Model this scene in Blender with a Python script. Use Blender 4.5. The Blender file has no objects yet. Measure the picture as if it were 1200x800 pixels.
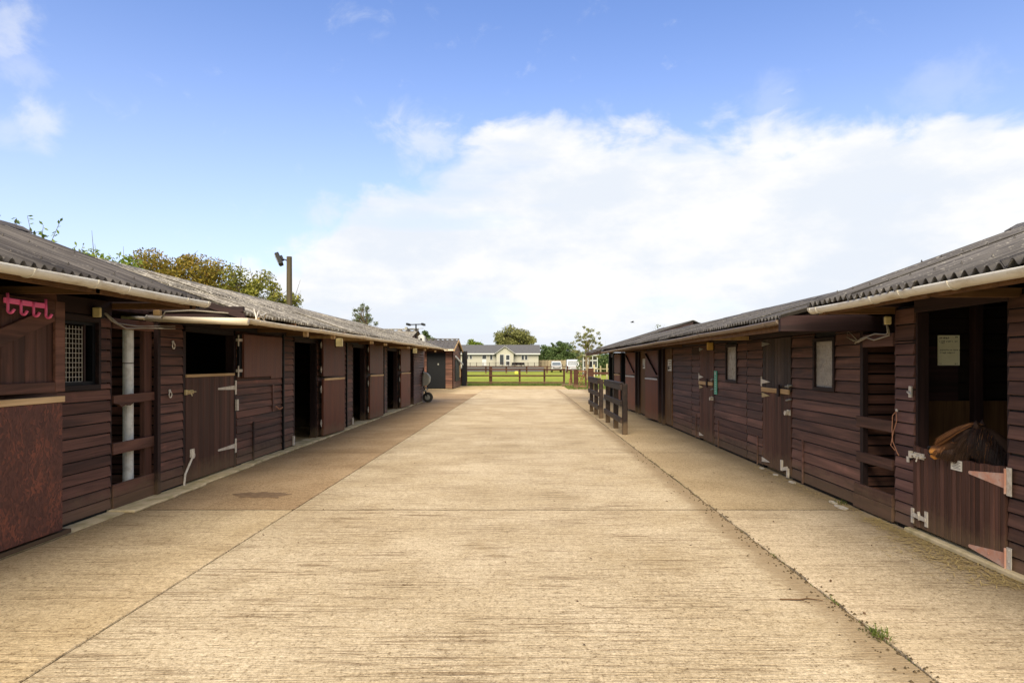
import bpy, bmesh, math, random
import numpy as np
from mathutils import Matrix, Vector, noise as mnoise
random.seed(7); rng = np.random.RandomState(7)
S = bpy.context.scene
COL = S.collection
R = math.radians

# ------------------------------------------------------------------ camera
cd = bpy.data.cameras.new('camera'); cam = bpy.data.objects.new('camera', cd); COL.objects.link(cam)
cam.location = (0, 0, 1.5); cam.rotation_euler = (R(90), 0, 0)
cd.sensor_width = 36; cd.lens = 22.8; cd.shift_x = -0.0125; cd.shift_y = 0.0217
cd.clip_start = 0.05; cd.clip_end = 6000
S.camera = cam
S.view_settings.view_transform = 'Standard'; S.view_settings.look = 'None'
S.view_settings.exposure = 1.35; S.view_settings.gamma = 1.0

# ------------------------------------------------------------------ sun and sky
SUN_EL, SUN_AZ = 42, -176          # azimuth clockwise from +Y: behind the camera, a little to the left
sd = bpy.data.lights.new('sun', 'SUN'); sun = bpy.data.objects.new('sun', sd); COL.objects.link(sun)
sd.energy = 3.3; sd.angle = R(50); sd.color = (1.0, 0.87, 0.66)
dv = Vector((math.sin(R(SUN_AZ))*math.cos(R(SUN_EL)), math.cos(R(SUN_AZ))*math.cos(R(SUN_EL)), math.sin(R(SUN_EL))))
sun.rotation_euler = dv.to_track_quat('Z', 'Y').to_euler()

class NT:
    """small node-tree helper"""
    def __init__(s, t): s.t = t; s.n = t.nodes; s.l = t.links
    def val(s, sock, v):
        if hasattr(v, 'is_output') or isinstance(v, bpy.types.NodeSocket): s.l.new(v, sock)
        elif v is not None:
            if isinstance(v, (tuple, list)) and len(v) == 3 and sock.type == 'RGBA': v = (*v, 1)
            sock.default_value = v
    def math(s, op, a, b=None, c=None, clamp=False):
        n = s.n.new('ShaderNodeMath'); n.operation = op; n.use_clamp = clamp
        s.val(n.inputs[0], a)
        if b is not None: s.val(n.inputs[1], b)
        if c is not None: s.val(n.inputs[2], c)
        return n.outputs[0]
    def mix(s, f, a, b, blend='MIX'):
        n = s.n.new('ShaderNodeMix'); n.data_type = 'RGBA'; n.blend_type = blend
        s.val(n.inputs[0], f); s.val(n.inputs[6], a); s.val(n.inputs[7], b)
        return n.outputs[2]
    def noise(s, vec, scale, detail=3, rough=0.55, dist=0.0, col=False):
        n = s.n.new('ShaderNodeTexNoise'); s.val(n.inputs['Vector'], vec)
        n.inputs['Scale'].default_value = scale; n.inputs['Detail'].default_value = detail
        n.inputs['Roughness'].default_value = rough; n.inputs['Distortion'].default_value = dist
        return n.outputs['Color' if col else 'Fac']
    def voro(s, vec, scale, feat='F1', out='Distance', rnd=1.0):
        n = s.n.new('ShaderNodeTexVoronoi'); n.feature = feat; s.val(n.inputs['Vector'], vec)
        n.inputs['Scale'].default_value = scale; n.inputs['Randomness'].default_value = rnd
        return n.outputs[out]
    def mapv(s, vec, scale=(1, 1, 1), loc=(0, 0, 0)):
        n = s.n.new('ShaderNodeMapping'); s.val(n.inputs['Vector'], vec)
        n.inputs['Scale'].default_value = scale; n.inputs['Location'].default_value = loc
        return n.outputs[0]
    def ramp(s, f, stops, interp='LINEAR'):
        n = s.n.new('ShaderNodeValToRGB'); s.val(n.inputs[0], f); e = n.color_ramp.elements
        n.color_ramp.interpolation = interp
        while len(e) < len(stops): e.new(0.5)
        for k, (p, c) in enumerate(stops):
            e[k].position = p
            e[k].color = (c, c, c, 1) if not isinstance(c, (tuple, list)) else (*c[:3], 1)
        return n.outputs[0]
    def step(s, v, a, b):
        n = s.n.new('ShaderNodeMapRange'); n.interpolation_type = 'SMOOTHSTEP'; s.val(n.inputs[0], v)
        s.val(n.inputs[1], a); s.val(n.inputs[2], b)
        return n.outputs[0]

W = bpy.data.worlds.new('World'); S.world = W; W.use_nodes = True
w = NT(W.node_tree); bg = w.n['Background']
sky = w.n.new('ShaderNodeTexSky'); sky.sky_type = 'NISHITA'; sky.sun_disc = False
sky.sun_elevation = R(SUN_EL); sky.sun_rotation = R(SUN_AZ); sky.air_density = 1.0; sky.dust_density = 0.3; sky.ozone_density = 2.0
tc = w.n.new('ShaderNodeTexCoord').outputs['Generated']
sp = w.n.new('ShaderNodeSeparateXYZ'); w.l.new(tc, sp.inputs[0])
az = w.math('ARCTAN2', sp.outputs[0], sp.outputs[1])                 # radians, 0 = along the yard
hl = w.math('SQRT', w.math('ADD', w.math('MULTIPLY', sp.outputs[0], sp.outputs[0]), w.math('MULTIPLY', sp.outputs[1], sp.outputs[1])))
el = w.math('ARCTAN2', sp.outputs[2], hl)
def azel(x, y):
    u = (x-615)/760; v = (426-y)/760
    return math.atan(u), math.atan(v/math.sqrt(1+u*u))
cv = w.n.new('ShaderNodeFloatCurve')                                 # height of the cloud bank's upper edge round the horizon
w.l.new(w.math('ADD', w.math('DIVIDE', az, 2*math.pi), 0.5), cv.inputs['Value'])
c = cv.mapping.curves[0]
tops = [(-3.1, .95), (-2.2, .85), (-1.5, .45), (-1.0, .12)] + [azel(*p) for p in ((60, 335), (250, 318), (345, 282), (395, 250), (435, 200), (520, 178), (650, 150), (800, 158), (930, 140), (1060, 128), (1200, 118))] + [(1.2, .50), (2.0, .85), (3.1, .95)]  # bank raised high behind the camera, out of view, for whiter fill light
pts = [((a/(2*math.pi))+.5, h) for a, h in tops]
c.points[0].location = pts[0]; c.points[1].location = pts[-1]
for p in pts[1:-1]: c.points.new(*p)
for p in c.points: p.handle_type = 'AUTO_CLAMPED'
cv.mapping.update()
top = cv.outputs[0]
vn = w.mapv(tc, (1, 1, 1.7))
n1 = w.noise(vn, 7, 7, 0.55, 0.3); n2 = w.noise(w.mapv(vn, (1, 1, 1.3), (3, 1, 5)), 4.2, 6, 0.6)
edge = w.math('ADD', w.math('SUBTRACT', top, el), w.math('MULTIPLY', w.math('SUBTRACT', n1, 0.5), 0.22))
bank = w.step(edge, -0.008, 0.034)
# broken paler bands inside the bank and thin wisps above it
hole = w.step(w.math('SUBTRACT', w.noise(w.mapv(tc, (1.2, 1.2, 7), (1.3, .2, 0.0)), 2.6, 4, 0.5), w.math('MULTIPLY', edge, 0.25)), 0.50, 0.66)
bank = w.math('MULTIPLY', bank, w.math('SUBTRACT', 1, w.math('MULTIPLY', hole, 0.30)))
wn = w.noise(w.mapv(tc, (1, 1, 1.3), (0.45, 0.3, 0.2)), 16, 7, 0.62, 0.4)
wisp = 0.0
for (bx, by, br, amt) in ((12, 38, .05, .45), (28, 78, .04, .25), (44, 142, .045, .5), (10, 152, .03, .3), (498, 163, .075, .6), (385, 250, .05, .6), (1110, 108, .08, .2), (900, 125, .06, .2), (-500, 100, .15, .5), (1900, 60, .2, .5)):
    d_ = Vector(((bx-615)/760, 1, (426-by)/760)).normalized()
    vm = w.n.new('ShaderNodeVectorMath'); vm.operation = 'DISTANCE'; w.l.new(tc, vm.inputs[0]); vm.inputs[1].default_value = d_
    k_ = w.math('SUBTRACT', 1, w.math('DIVIDE', vm.outputs['Value'], br), clamp=True)
    e_ = w.math('MULTIPLY', w.step(w.math('ADD', w.math('MULTIPLY', k_, .5), w.math('SUBTRACT', wn, .5)), .08, .5), amt)
    wisp = e_ if wisp == 0.0 else w.math('MAXIMUM', wisp, e_)
hz = w.math('POWER', w.math('SUBTRACT', 1, w.math('MULTIPLY', w.math('ABSOLUTE', el), 1.75), clamp=True), 1.9)   # air whitening to the horizon
den = w.math('MAXIMUM', bank, wisp)
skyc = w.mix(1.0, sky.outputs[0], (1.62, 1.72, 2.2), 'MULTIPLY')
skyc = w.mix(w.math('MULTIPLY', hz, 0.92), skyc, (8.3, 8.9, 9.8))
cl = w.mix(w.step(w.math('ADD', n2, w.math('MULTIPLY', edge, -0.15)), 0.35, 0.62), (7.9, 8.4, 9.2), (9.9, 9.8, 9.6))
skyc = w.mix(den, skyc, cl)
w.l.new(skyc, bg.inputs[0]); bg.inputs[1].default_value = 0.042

# ------------------------------------------------------------------ mesh helpers
def link(name, me, parent=None, basis=None):
    o = bpy.data.objects.new(name, me); COL.objects.link(o)
    if basis is not None: o.matrix_basis = basis
    if parent is not None:
        o.parent = parent
        o.matrix_parent_inverse = WM[parent.name].inverted()
    WM[o.name] = basis.copy() if basis is not None else Matrix.Identity(4)
    return o
WM = {}
def thing(name, label, cat, loc=(0, 0, 0), group=None):
    o = bpy.data.objects.new(name, None); COL.objects.link(o); o.empty_display_size = .2
    o.location = loc; WM[o.name] = Matrix.Translation(loc)
    return tag(o, label, cat, group)
def tag(o, label, cat, group=None):
    o['label'] = label; o['category'] = cat
    if group: o['group'] = group
    return o
def struct(o): o['kind'] = 'structure'; return o
def stuff(o): o['kind'] = 'stuff'; return o

class MB:
    def __init__(s): s.v = []; s.f = []; s.m = []
    def add(s, vs, fs, m=0):
        b = len(s.v); s.v += [tuple(p) for p in vs]; s.f += [tuple(i+b for i in f) for f in fs]; s.m += [m]*len(fs); return s
    def box(s, x0, x1, y0, y1, z0, z1, m=0):
        if x0 > x1: x0, x1 = x1, x0
        if y0 > y1: y0, y1 = y1, y0
        if z0 > z1: z0, z1 = z1, z0
        v = [(x0,y0,z0),(x1,y0,z0),(x1,y1,z0),(x0,y1,z0),(x0,y0,z1),(x1,y0,z1),(x1,y1,z1),(x0,y1,z1)]
        return s.add(v, [(0,3,2,1),(4,5,6,7),(0,1,5,4),(1,2,6,5),(2,3,7,6),(3,0,4,7)], m)
    def bar(s, a, b, w_, h, m=0, up=(0, 0, 1)):
        a = Vector(a); b = Vector(b); d = (b-a).normalized(); up = Vector(up)
        sd_ = d.cross(up)
        if sd_.length < 1e-4: sd_ = Vector((1, 0, 0))
        sd_.normalize(); u = sd_.cross(d).normalized(); v = []
        for p in (a, b):
            for i, j in ((-1,-1),(1,-1),(1,1),(-1,1)): v.append(p+sd_*i*w_/2+u*j*h/2)
        return s.add(v, [(0,1,2,3),(7,6,5,4),(0,4,5,1),(1,5,6,2),(2,6,7,3),(3,7,4,0)], m)
    def tube(s, pts, r, n=8, m=0, cap=True):
        pts = [Vector(p) for p in pts]; rs = r if isinstance(r, (list, tuple)) else [r]*len(pts); v = []; f = []
        ref = None
        for i, p in enumerate(pts):
            d = (pts[min(i+1, len(pts)-1)]-pts[max(i-1, 0)]).normalized()
            if ref is None:
                ref = Vector((0, 0, 1)) if abs(d.z) < .9 else Vector((1, 0, 0))
            a = d.cross(ref)
            if a.length < 1e-5: a = d.orthogonal()
            a.normalize(); b = a.cross(d).normalized(); ref = b
            for k in range(n):
                t = 2*math.pi*k/n; v.append(p+(a*math.cos(t)+b*math.sin(t))*rs[i])
        for i in range(len(pts)-1):
            for k in range(n):
                k2 = (k+1) % n; f.append((i*n+k, i*n+k2, (i+1)*n+k2, (i+1)*n+k))
        if cap: f.append(tuple(range(n))[::-1]); f.append(tuple((len(pts)-1)*n+k for k in range(n)))
        return s.add(v, f, m)
    def prism(s, poly, axis, a, b, m=0):
        n = len(poly)
        def P(p, t): return {'x': (t, p[0], p[1]), 'y': (p[0], t, p[1]), 'z': (p[0], p[1], t)}[axis]
        v = [P(p, a) for p in poly]+[P(p, b) for p in poly]
        f = [tuple(range(n))[::-1], tuple(range(n, 2*n))]+[(i, (i+1) % n, n+(i+1) % n, n+i) for i in range(n)]
        return s.add(v, f, m)
    def disc(s, c, r, axis, t, n=16, m=0):
        poly = [(math.cos(2*math.pi*k/n)*r, math.sin(2*math.pi*k/n)*r) for k in range(n)]
        if axis == 'x': pl = [(c[1]+p[0], c[2]+p[1]) for p in poly]; a = c[0]
        elif axis == 'y': pl = [(c[0]+p[0], c[2]+p[1]) for p in poly]; a = c[1]
        else: pl = [(c[0]+p[0], c[1]+p[1]) for p in poly]; a = c[2]
        return s.prism(pl, axis, a-t/2, a+t/2, m)
    def mesh(s, name, mats, smooth=False, bevel=0.0, fixn=True):
        me = bpy.data.meshes.new(name); me.from_pydata(s.v, [], s.f)
        if not isinstance(mats, (list, tuple)): mats = [mats]
        for m in mats: me.materials.append(m)
        me.polygons.foreach_set('material_index', s.m)
        bm = bmesh.new(); bm.from_mesh(me)
        if fixn: bmesh.ops.recalc_face_normals(bm, faces=bm.faces)
        if bevel:
            es = [e for e in bm.edges if len(e.link_faces) == 2 and e.calc_face_angle(0) > .6]
            bmesh.ops.bevel(bm, geom=es, offset=bevel, segments=1, affect='EDGES', clamp_overlap=True)
        bm.to_mesh(me); bm.free()
        if smooth: me.polygons.foreach_set('use_smooth', [True]*len(me.polygons))
        me.update(); return me
    def build(s, name, mats, parent=None, basis=None, smooth=False, bevel=0.0):
        return link(name, s.mesh(name, mats, smooth, bevel), parent, basis)

# ------------------------------------------------------------------ materials
def newmat(name, rough=0.7, spec=0.3):
    m = bpy.data.materials.new(name); m.use_nodes = True; t = NT(m.node_tree)
    b = t.n['Principled BSDF']; b.inputs['Roughness'].default_value = rough
    b.inputs['Specular IOR Level'].default_value = spec
    t.b = b; t.pos = t.n.new('ShaderNodeNewGeometry').outputs['Position']
    return m, t
def bump(t, h, strength=0.4, dist=0.01, prev=None):
    n = t.n.new('ShaderNodeBump'); n.inputs['Strength'].default_value = strength; n.inputs['Distance'].default_value = dist
    t.val(n.inputs['Height'], h)
    if prev is not None: t.l.new(prev, n.inputs['Normal'])
    t.l.new(n.outputs[0], t.b.inputs['Normal']); return n.outputs[0]
def setc(t, c): t.val(t.b.inputs['Base Color'], c)
def objrand(t): return t.n.new('ShaderNodeObjectInfo').outputs['Random']

def plain(name, c, rough=0.6, spec=0.3, metal=0.0, var=0.25, scale=6.0, dirt=None, dirt_amt=0.5, bumpy=0.0):
    m, t = newmat(name, rough, spec); t.b.inputs['Metallic'].default_value = metal
    n = t.noise(t.pos, scale, 5, .6)
    d = dirt or tuple(x*(1-var*2) for x in c)
    col = t.mix(t.math('MULTIPLY', t.step(n, .38, .72), dirt_amt), c, d)
    setc(t, col)
    t.val(t.b.inputs['Roughness'], t.math('ADD', t.math('MULTIPLY', n, .3), rough-.15))
    if bumpy: bump(t, t.noise(t.pos, scale*6, 4), bumpy, .004)
    return m

def wood(name, dark, mid, worn, axis='y', rough=0.62, worn_at=(.56, .78), fine=70, bmp=.35, rnd=.42, zlow=None, gap=1.0):
    m, t = newmat(name, rough, .16)
    sc = {'x': (1.2, fine, fine), 'y': (fine, 1.2, fine), 'z': (fine, fine, 1.2)}[axis]
    sc2 = {'x': (.6, 9, 9), 'y': (9, .6, 9), 'z': (9, 9, .6)}[axis]
    r = objrand(t)
    off = t.n.new('ShaderNodeVectorMath'); off.operation = 'ADD'; t.l.new(t.pos, off.inputs[0])
    cx = t.n.new('ShaderNodeCombineXYZ'); t.l.new(t.math('MULTIPLY', r, 37), cx.inputs[0]); t.l.new(t.math('MULTIPLY', r, 91), cx.inputs[1]); t.l.new(t.math('MULTIPLY', r, 53), cx.inputs[2])
    t.l.new(cx.outputs[0], off.inputs[1]); p = off.outputs[0]
    g = t.noise(t.mapv(p, sc), 1, 4, .65); g2 = t.noise(t.mapv(p, sc2), 1, 4, .6, .6); pt = t.noise(p, 2.2, 4, .6)
    col = t.mix(t.step(g2, .3, .7), dark, mid)
    col = t.mix(t.step(t.math('ADD', t.math('MULTIPLY', pt, .6), t.math('MULTIPLY', g2, .4)), worn_at[0], worn_at[1]), col, worn)
    col = t.mix(t.math('MULTIPLY', t.step(g, .45, .75), .5), col, t.mix(1, col, (.35, .33, .33), 'MULTIPLY'))
    col = t.mix(1, col, t.ramp(r, [(0, 1-rnd*.6), (1, 1+rnd)]), 'MULTIPLY')
    sz = t.n.new('ShaderNodeSeparateXYZ'); t.l.new(t.pos, sz.inputs[0])
    sp_ = t.math('SUBTRACT', sz.outputs[2], t.math('MULTIPLY', t.noise(t.pos, 7, 5, .7), .42))     # mud splashed up from the yard
    col = t.mix(t.math('MULTIPLY', t.math('SUBTRACT', 1, t.step(sp_, -.12, .12)), .5), col, (.17, .115, .065))
    setc(t, col)
    t.val(t.b.inputs['Roughness'], t.math('ADD', t.math('MULTIPLY', g2, .3), rough-.15))
    bump(t, t.math('ADD', t.math('MULTIPLY', g, .6), t.math('MULTIPLY', g2, .4)), bmp, .003)
    return m
M = {}
DK, MD, WN = (.052, .026, .019), (.155, .073, .052), (.32, .12, .078)
M['board'] = wood('stained_board', DK, MD, WN)
M['board_x'] = wood('stained_board_cross', DK, MD, WN, 'x')
M['board_r'] = wood('stained_board_violet', (.052, .028, .0205), (.15, .077, .057), (.25, .12, .086), worn_at=(.55, .85))
M['board_pink'] = wood('pinkish_board', (.075, .038, .031), (.15, .078, .062), (.24, .13, .105), worn_at=(.5, .8))
M['plank'] = wood('stained_plank', DK, (.105, .050, .037), (.20, .076, .05), 'z')
M['plank_grey'] = wood('weathered_plank', (.03, .021, .018), (.07, .05, .042), (.12, .09, .075), 'z')
M['dark_y'] = wood('dark_timber_y', (.012, .008, .008), (.03, .017, .016), (.06, .035, .03))
M['dark_x'] = wood('dark_timber_x', (.014, .009, .009), (.035, .018, .018), (.07, .034, .03), 'x')
M['dark_z'] = wood('dark_timber_z', (.014, .009, .009), (.035, .018, .016), (.07, .034, .03), 'z')
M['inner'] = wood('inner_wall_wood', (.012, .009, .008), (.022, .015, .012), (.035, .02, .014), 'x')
M['raw_y'] = wood('raw_strip', (.42, .27, .13), (.60, .42, .23), (.70, .55, .36), 'y', .7, rnd=.2, bmp=.2)
M['raw_z'] = wood('raw_strip_z', (.36, .23, .10), (.50, .33, .16), (.62, .46, .28), 'z', .7, rnd=.2, bmp=.2)
M['brown_x'] = wood('brown_rafter', (.09, .045, .02), (.16, .085, .04), (.24, .14, .07), 'x', .7, rnd=.3)
M['rail'] = wood('rail_timber', (.012, .009, .008), (.028, .018, .015), (.08, .055, .04), 'y', .6, worn_at=(.62, .85))
M['fence'] = wood('fence_timber', (.035, .016, .01), (.07, .03, .018), (.13, .07, .04), 'x', .75)
M['pole'] = wood('pole_timber', (.045, .038, .024), (.085, .07, .045), (.13, .11, .08), 'z', .8)
M['black'] = plain('black_paint', (.006, .007, .009), .5, .2)
M['galv'] = plain('galvanised_white', (.62, .58, .50), .45, .4, .1, dirt=(.30, .22, .14), scale=25, dirt_amt=.5)
M['brass'] = plain('yellowed_metal', (.50, .40, .20), .45, .4, .2, dirt=(.2, .12, .05), scale=25)
M['primer'] = plain('pink_primer', (.56, .28, .19), .6, .3, dirt=(.6, .50, .42), scale=12, dirt_amt=.7)
M['pvc'] = plain('white_pipe', (.72, .72, .68), .4, .4, dirt=(.35, .33, .28), scale=14, dirt_amt=.5)
M['pink'] = plain('pink_plastic', (.95, .15, .38), .35, .5, var=.08)
M['steel'] = plain('grey_steel', (.30, .30, .27), .45, .4, .6)
M['cable'] = plain('grey_cable', (.30, .27, .22), .6)
M['rope'] = plain('orange_twine', (.40, .19, .11), .8)
M['paper'] = plain('paper', (.66, .64, .56), .7, dirt=(.5, .48, .38), scale=8, dirt_amt=.5)
M['cream_paper'] = plain('cream_paper', (.92, .88, .62), .7, dirt=(.75, .7, .45), scale=8, dirt_amt=.5)
M['ink'] = plain('ink', (.05, .045, .04), .7)
M['green'] = plain('green_sign', (.10, .42, .30), .5)
M['pale_z'] = wood('pale_fence', (.25, .22, .14), (.36, .32, .2), (.45, .42, .3), 'z', .8)
M['whiteg'] = plain('dull_white_frame', (.5, .52, .52), .6)
M['lens'] = plain('cream_lamp_lens', (.72, .60, .30), .35, .5)
M['amber'] = plain('amber_lamp_lens', (.62, .38, .09), .35, .5)
M['yellow'] = plain('yellow_plastic', (.75, .65, .08), .5)
M['tyre'] = plain('tyre_rubber', (.02, .02, .018), .8, dirt=(.06, .05, .04))
M['white'] = plain('white_paint', (.47, .48, .48), .35, .5, var=.05)
M['creamw'] = plain('cream_cladding', (.34, .335, .28), .7, var=.08)
M['slate'] = plain('grey_roof_tile', (.085, .085, .09), .8, var=.2, scale=3)
M['deck'] = plain('grey_deck', (.10, .10, .11), .8)
M['shed'] = wood('close_board', (.16, .13, .09), (.24, .20, .14), (.32, .28, .2), 'z', .8)

def gutter_mat(name, c, dirt):
    m, t = newmat(name, .42, .4)
    n = t.noise(t.mapv(t.pos, (1, 1.2, 6)), 3, 5, .6); n2 = t.noise(t.pos, 30, 3)
    col = t.mix(t.step(n, .45, .8), c, dirt); col = t.mix(t.math('MULTIPLY', t.step(n2, .55, .75), .35), col, dirt)
    setc(t, col); return m
M['gutter'] = gutter_mat('cream_gutter', (.68, .65, .57), (.42, .35, .24))
M['gutter2'] = gutter_mat('stained_gutter', (.64, .56, .42), (.38, .28, .15))
M['gutter_grey'] = gutter_mat('grey_gutter', (.17, .13, .10), (.10, .06, .04))

def roofmat(name, base, light, lichen, amt, axisx=True):
    m, t = newmat(name, .8, .25)
    st = t.noise(t.mapv(t.pos, (1.0, 14, 1.0)), 1, 4, .6); bl = t.noise(t.pos, 9, 6, .7); sm = t.noise(t.pos, 45, 3, .6)
    col = t.mix(t.step(st, .35, .7), base, light)
    col = t.mix(t.math('MULTIPLY', t.step(t.math('ADD', t.math('MULTIPLY', bl, .6), t.math('MULTIPLY', sm, .4)), .58-amt*.2, .66-amt*.12), min(1, .35+amt)), col, lichen)
    col = t.mix(1, col, t.ramp(objrand(t), [(0, .78), (1, 1.18)]), 'MULTIPLY')
    setc(t, col); bump(t, t.math('ADD', bl, sm), .5, .006); return m
M['roof_dark'] = roofmat('dark_corrugated', (.035, .031, .030), (.105, .095, .088), (.24, .22, .19), .08)
M['roof_grey'] = roofmat('lichen_corrugated', (.085, .075, .062), (.23, .21, .18), (.50, .47, .40), .45)
M['roof_mid'] = roofmat('grey_corrugated', (.05, .046, .045), (.12, .112, .106), (.34, .32, .28), .2)

def osb(name, a, b, cc, sc=38):
    m, t = newmat(name, .6, .3)
    wv = t.n.new('ShaderNodeVectorMath'); wv.operation = 'ADD'; t.l.new(t.pos, wv.inputs[0])
    nn = t.n.new('ShaderNodeVectorMath'); nn.operation = 'SCALE'; t.l.new(t.noise(t.pos, 5, 3, .6, 0, True), nn.inputs[0]); nn.inputs[3].default_value = .22
    t.l.new(nn.outputs[0], wv.inputs[1])
    v = t.voro(t.mapv(wv.outputs[0], (1, 1.6, .7)), sc, 'F1', 'Color'); vd = t.voro(t.mapv(wv.outputs[0], (1, 1.6, .7)), sc, 'F1', 'Distance')
    sx = t.n.new('ShaderNodeSeparateXYZ'); t.l.new(v, sx.inputs[0])
    big = t.noise(t.pos, 3.5, 4, .6)
    col = t.mix(sx.outputs[0], a, b)
    col = t.mix(t.math('MULTIPLY', t.step(t.math('ADD', t.math('MULTIPLY', big, .7), t.math('MULTIPLY', sx.outputs[1], .3)), .5, .72), .8), col, cc)
    setc(t, col); bump(t, t.math('ADD', vd, t.math('MULTIPLY', sx.outputs[1], .4)), .3, .006); return m
M['osb'] = osb('red_brown_strand_board', (.07, .028, .021), (.12, .047, .034), (.24, .075, .042))
M['ply_red'] = wood('red_ply', (.115, .042, .026), (.185, .066, .040), (.10, .055, .032), 'z', .55, worn_at=(.5, .7), fine=50, bmp=.12, rnd=.3)
M['ply_brown'] = wood('brown_ply', (.10, .042, .030), (.155, .064, .044), (.19, .082, .058), 'z', .5, fine=50, bmp=.12, rnd=.2)
M['ply_raw'] = wood('bare_ply', (.075, .038, .016), (.13, .07, .03), (.20, .12, .055), 'z', .7, fine=40, bmp=.15, rnd=.3)

def glassy(name, c, rough=.12):
    m, t = newmat(name, rough, .5)
    n = t.noise(t.pos, 9, 4, .6, .8); ln = t.noise(t.mapv(t.pos, (3, 3, 160)), 1, 2)
    col = t.mix(t.step(n, .4, .7), c, tuple(x*.55 for x in c)); col = t.mix(t.math('MULTIPLY', t.step(ln, .4, .6), .25), col, tuple(x*1.6 for x in c))
    setc(t, col); t.val(t.b.inputs['Roughness'], t.math('ADD', t.math('MULTIPLY', n, .35), rough)); return m
M['pane'] = glassy('cloudy_pane', (.30, .28, .25))
M['pane_dark'] = glassy('dark_glass', (.03, .035, .04), .05)
M['pane_car'] = glassy('windscreen_glass', (.10, .12, .14), .05)

def concrete(name, base, light, damp, lines=1.0, edge_x=None):
    m, t = newmat(name, .86, .2)
    sx = t.n.new('ShaderNodeSeparateXYZ'); t.l.new(t.pos, sx.inputs[0])
    wob = t.n.new('ShaderNodeVectorMath'); wob.operation = 'ADD'; t.l.new(t.pos, wob.inputs[0])
    sc_ = t.n.new('ShaderNodeVectorMath'); sc_.operation = 'SCALE'; t.l.new(t.noise(t.pos, .9, 2, .5, 0, True), sc_.inputs[0]); sc_.inputs[3].default_value = .05
    t.l.new(sc_.outputs[0], wob.inputs[1]); wp = wob.outputs[0]
    l1 = t.noise(t.mapv(wp, (1.5, 36, 1)), 1, 3, .6); l2 = t.noise(t.mapv(wp, (6, 110, 1), (3, 2, 0)), 1, 3, .65)
    msk = t.step(t.noise(t.mapv(t.pos, (.7, 1.6, 1)), 1.3, 4, .6), .36, .62)
    fine = t.noise(t.pos, 170, 3, .8); agg = t.noise(t.pos, 75, 4, .75); big = t.noise(t.pos, .75, 5, .6); mid = t.noise(t.mapv(t.pos, (1.5, .7, 1)), 2.2, 5, .65)
    col = t.mix(t.step(big, .35, .68), base, light)
    col = t.mix(t.math('MULTIPLY', t.step(mid, .45, .75), .35), col, damp)
    grit = t.math('ADD', t.math('MULTIPLY', t.noise(t.pos, 62, 3, .9), .62), t.math('MULTIPLY', t.noise(t.pos, 21, 3, .8), .38))
    col = t.mix(t.step(grit, .36, .49), t.mix(1, col, (.30, .24, .17), 'MULTIPLY'), col)
    col = t.mix(t.math('MULTIPLY', t.step(grit, .50, .60), .75), col, t.mix(1, col, (1.5, 1.52, 1.6), 'MULTIPLY'))
    ln = t.math('ADD', t.math('MULTIPLY', l1, .5), t.math('MULTIPLY', l2, .5))
    lm = t.math('MULTIPLY', t.math('MULTIPLY', t.math('MAXIMUM', t.math('SUBTRACT', 1, t.step(l1, .39, .49)), t.math('MULTIPLY', t.math('SUBTRACT', 1, t.step(l2, .38, .47)), .8)), t.math('ADD', t.math('MULTIPLY', msk, .8), .2)), 0.7*lines)
    col = t.mix(lm, col, t.mix(1, col, (.26, .19, .12), 'MULTIPLY'))
    # mud and dirt that has collected along one line of the slab
    if edge_x:
        for (xa, xb, cc, am) in edge_x:
            d = t.math('ADD', sx.outputs[0], t.math('MULTIPLY', t.math('SUBTRACT', t.noise(t.pos, 2.2, 4, .65), .5), .32))
            k = t.math('MULTIPLY', t.step(d, xa, xb), am); col = t.mix(k, col, cc)
    col = t.mix(1, col, t.ramp(objrand(t), [(0, .89), (1, 1.07)]), 'MULTIPLY')
    fl = t.step(t.noise(t.mapv(t.pos, (1, .7, 1), (5, 2, 0)), 1.2, 6, .72, .6), .55, .70); col = t.mix(t.math('MULTIPLY', fl, .3), col, damp)
    ck = t.voro(t.mapv(t.pos, (1, 1, 1)), 7, 'F1', 'Distance'); col = t.mix(t.math('MULTIPLY', t.math('SUBTRACT', 1, t.step(ck, .035, .06)), t.step(fine, .5, .6)), col, (.12, .08, .04))
    setc(t, col)
    h = t.math('ADD', t.math('MULTIPLY', t.math('ADD', t.math('MULTIPLY', l1, .5), l2), lines), t.math('MULTIPLY', grit, .9))
    bump(t, h, .8, .014); return m
TAN = (.40, .315, .19)
M['conc'] = concrete('concrete_centre', (.435, .345, .215), (.53, .435, .29), (.35, .262, .145), 1.0, [(1.66, 1.86, (.27, .195, .11), .8)])
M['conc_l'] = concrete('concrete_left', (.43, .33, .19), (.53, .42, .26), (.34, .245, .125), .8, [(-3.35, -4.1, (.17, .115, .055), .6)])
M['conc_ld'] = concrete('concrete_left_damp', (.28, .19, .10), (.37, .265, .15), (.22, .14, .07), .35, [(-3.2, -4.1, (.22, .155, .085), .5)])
M['conc_r'] = concrete('concrete_right', (.41, .325, .205), (.52, .42, .28), (.33, .25, .145), .7, [(2.9, 3.4, (.24, .175, .095), .6)])
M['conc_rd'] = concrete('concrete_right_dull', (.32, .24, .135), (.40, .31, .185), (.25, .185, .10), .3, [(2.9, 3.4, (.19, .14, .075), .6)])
M['kerb'] = plain('pale_kerb', (.60, .49, .30), .9, .2, dirt=(.30, .25, .11), scale=5, dirt_amt=.8, bumpy=.6)
M['patch'] = plain('pale_mortar', (.62, .58, .50), .9, .2, dirt=(.35, .3, .22), scale=9, bumpy=.5)
M['jdirt'] = plain('joint_dirt', (.07, .05, .028), .95, .1, dirt=(.12, .09, .05), scale=20, bumpy=.6)
M['moss'] = plain('moss', (.07, .10, .02), .9, .1, dirt=(.14, .12, .03), scale=30)
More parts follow.
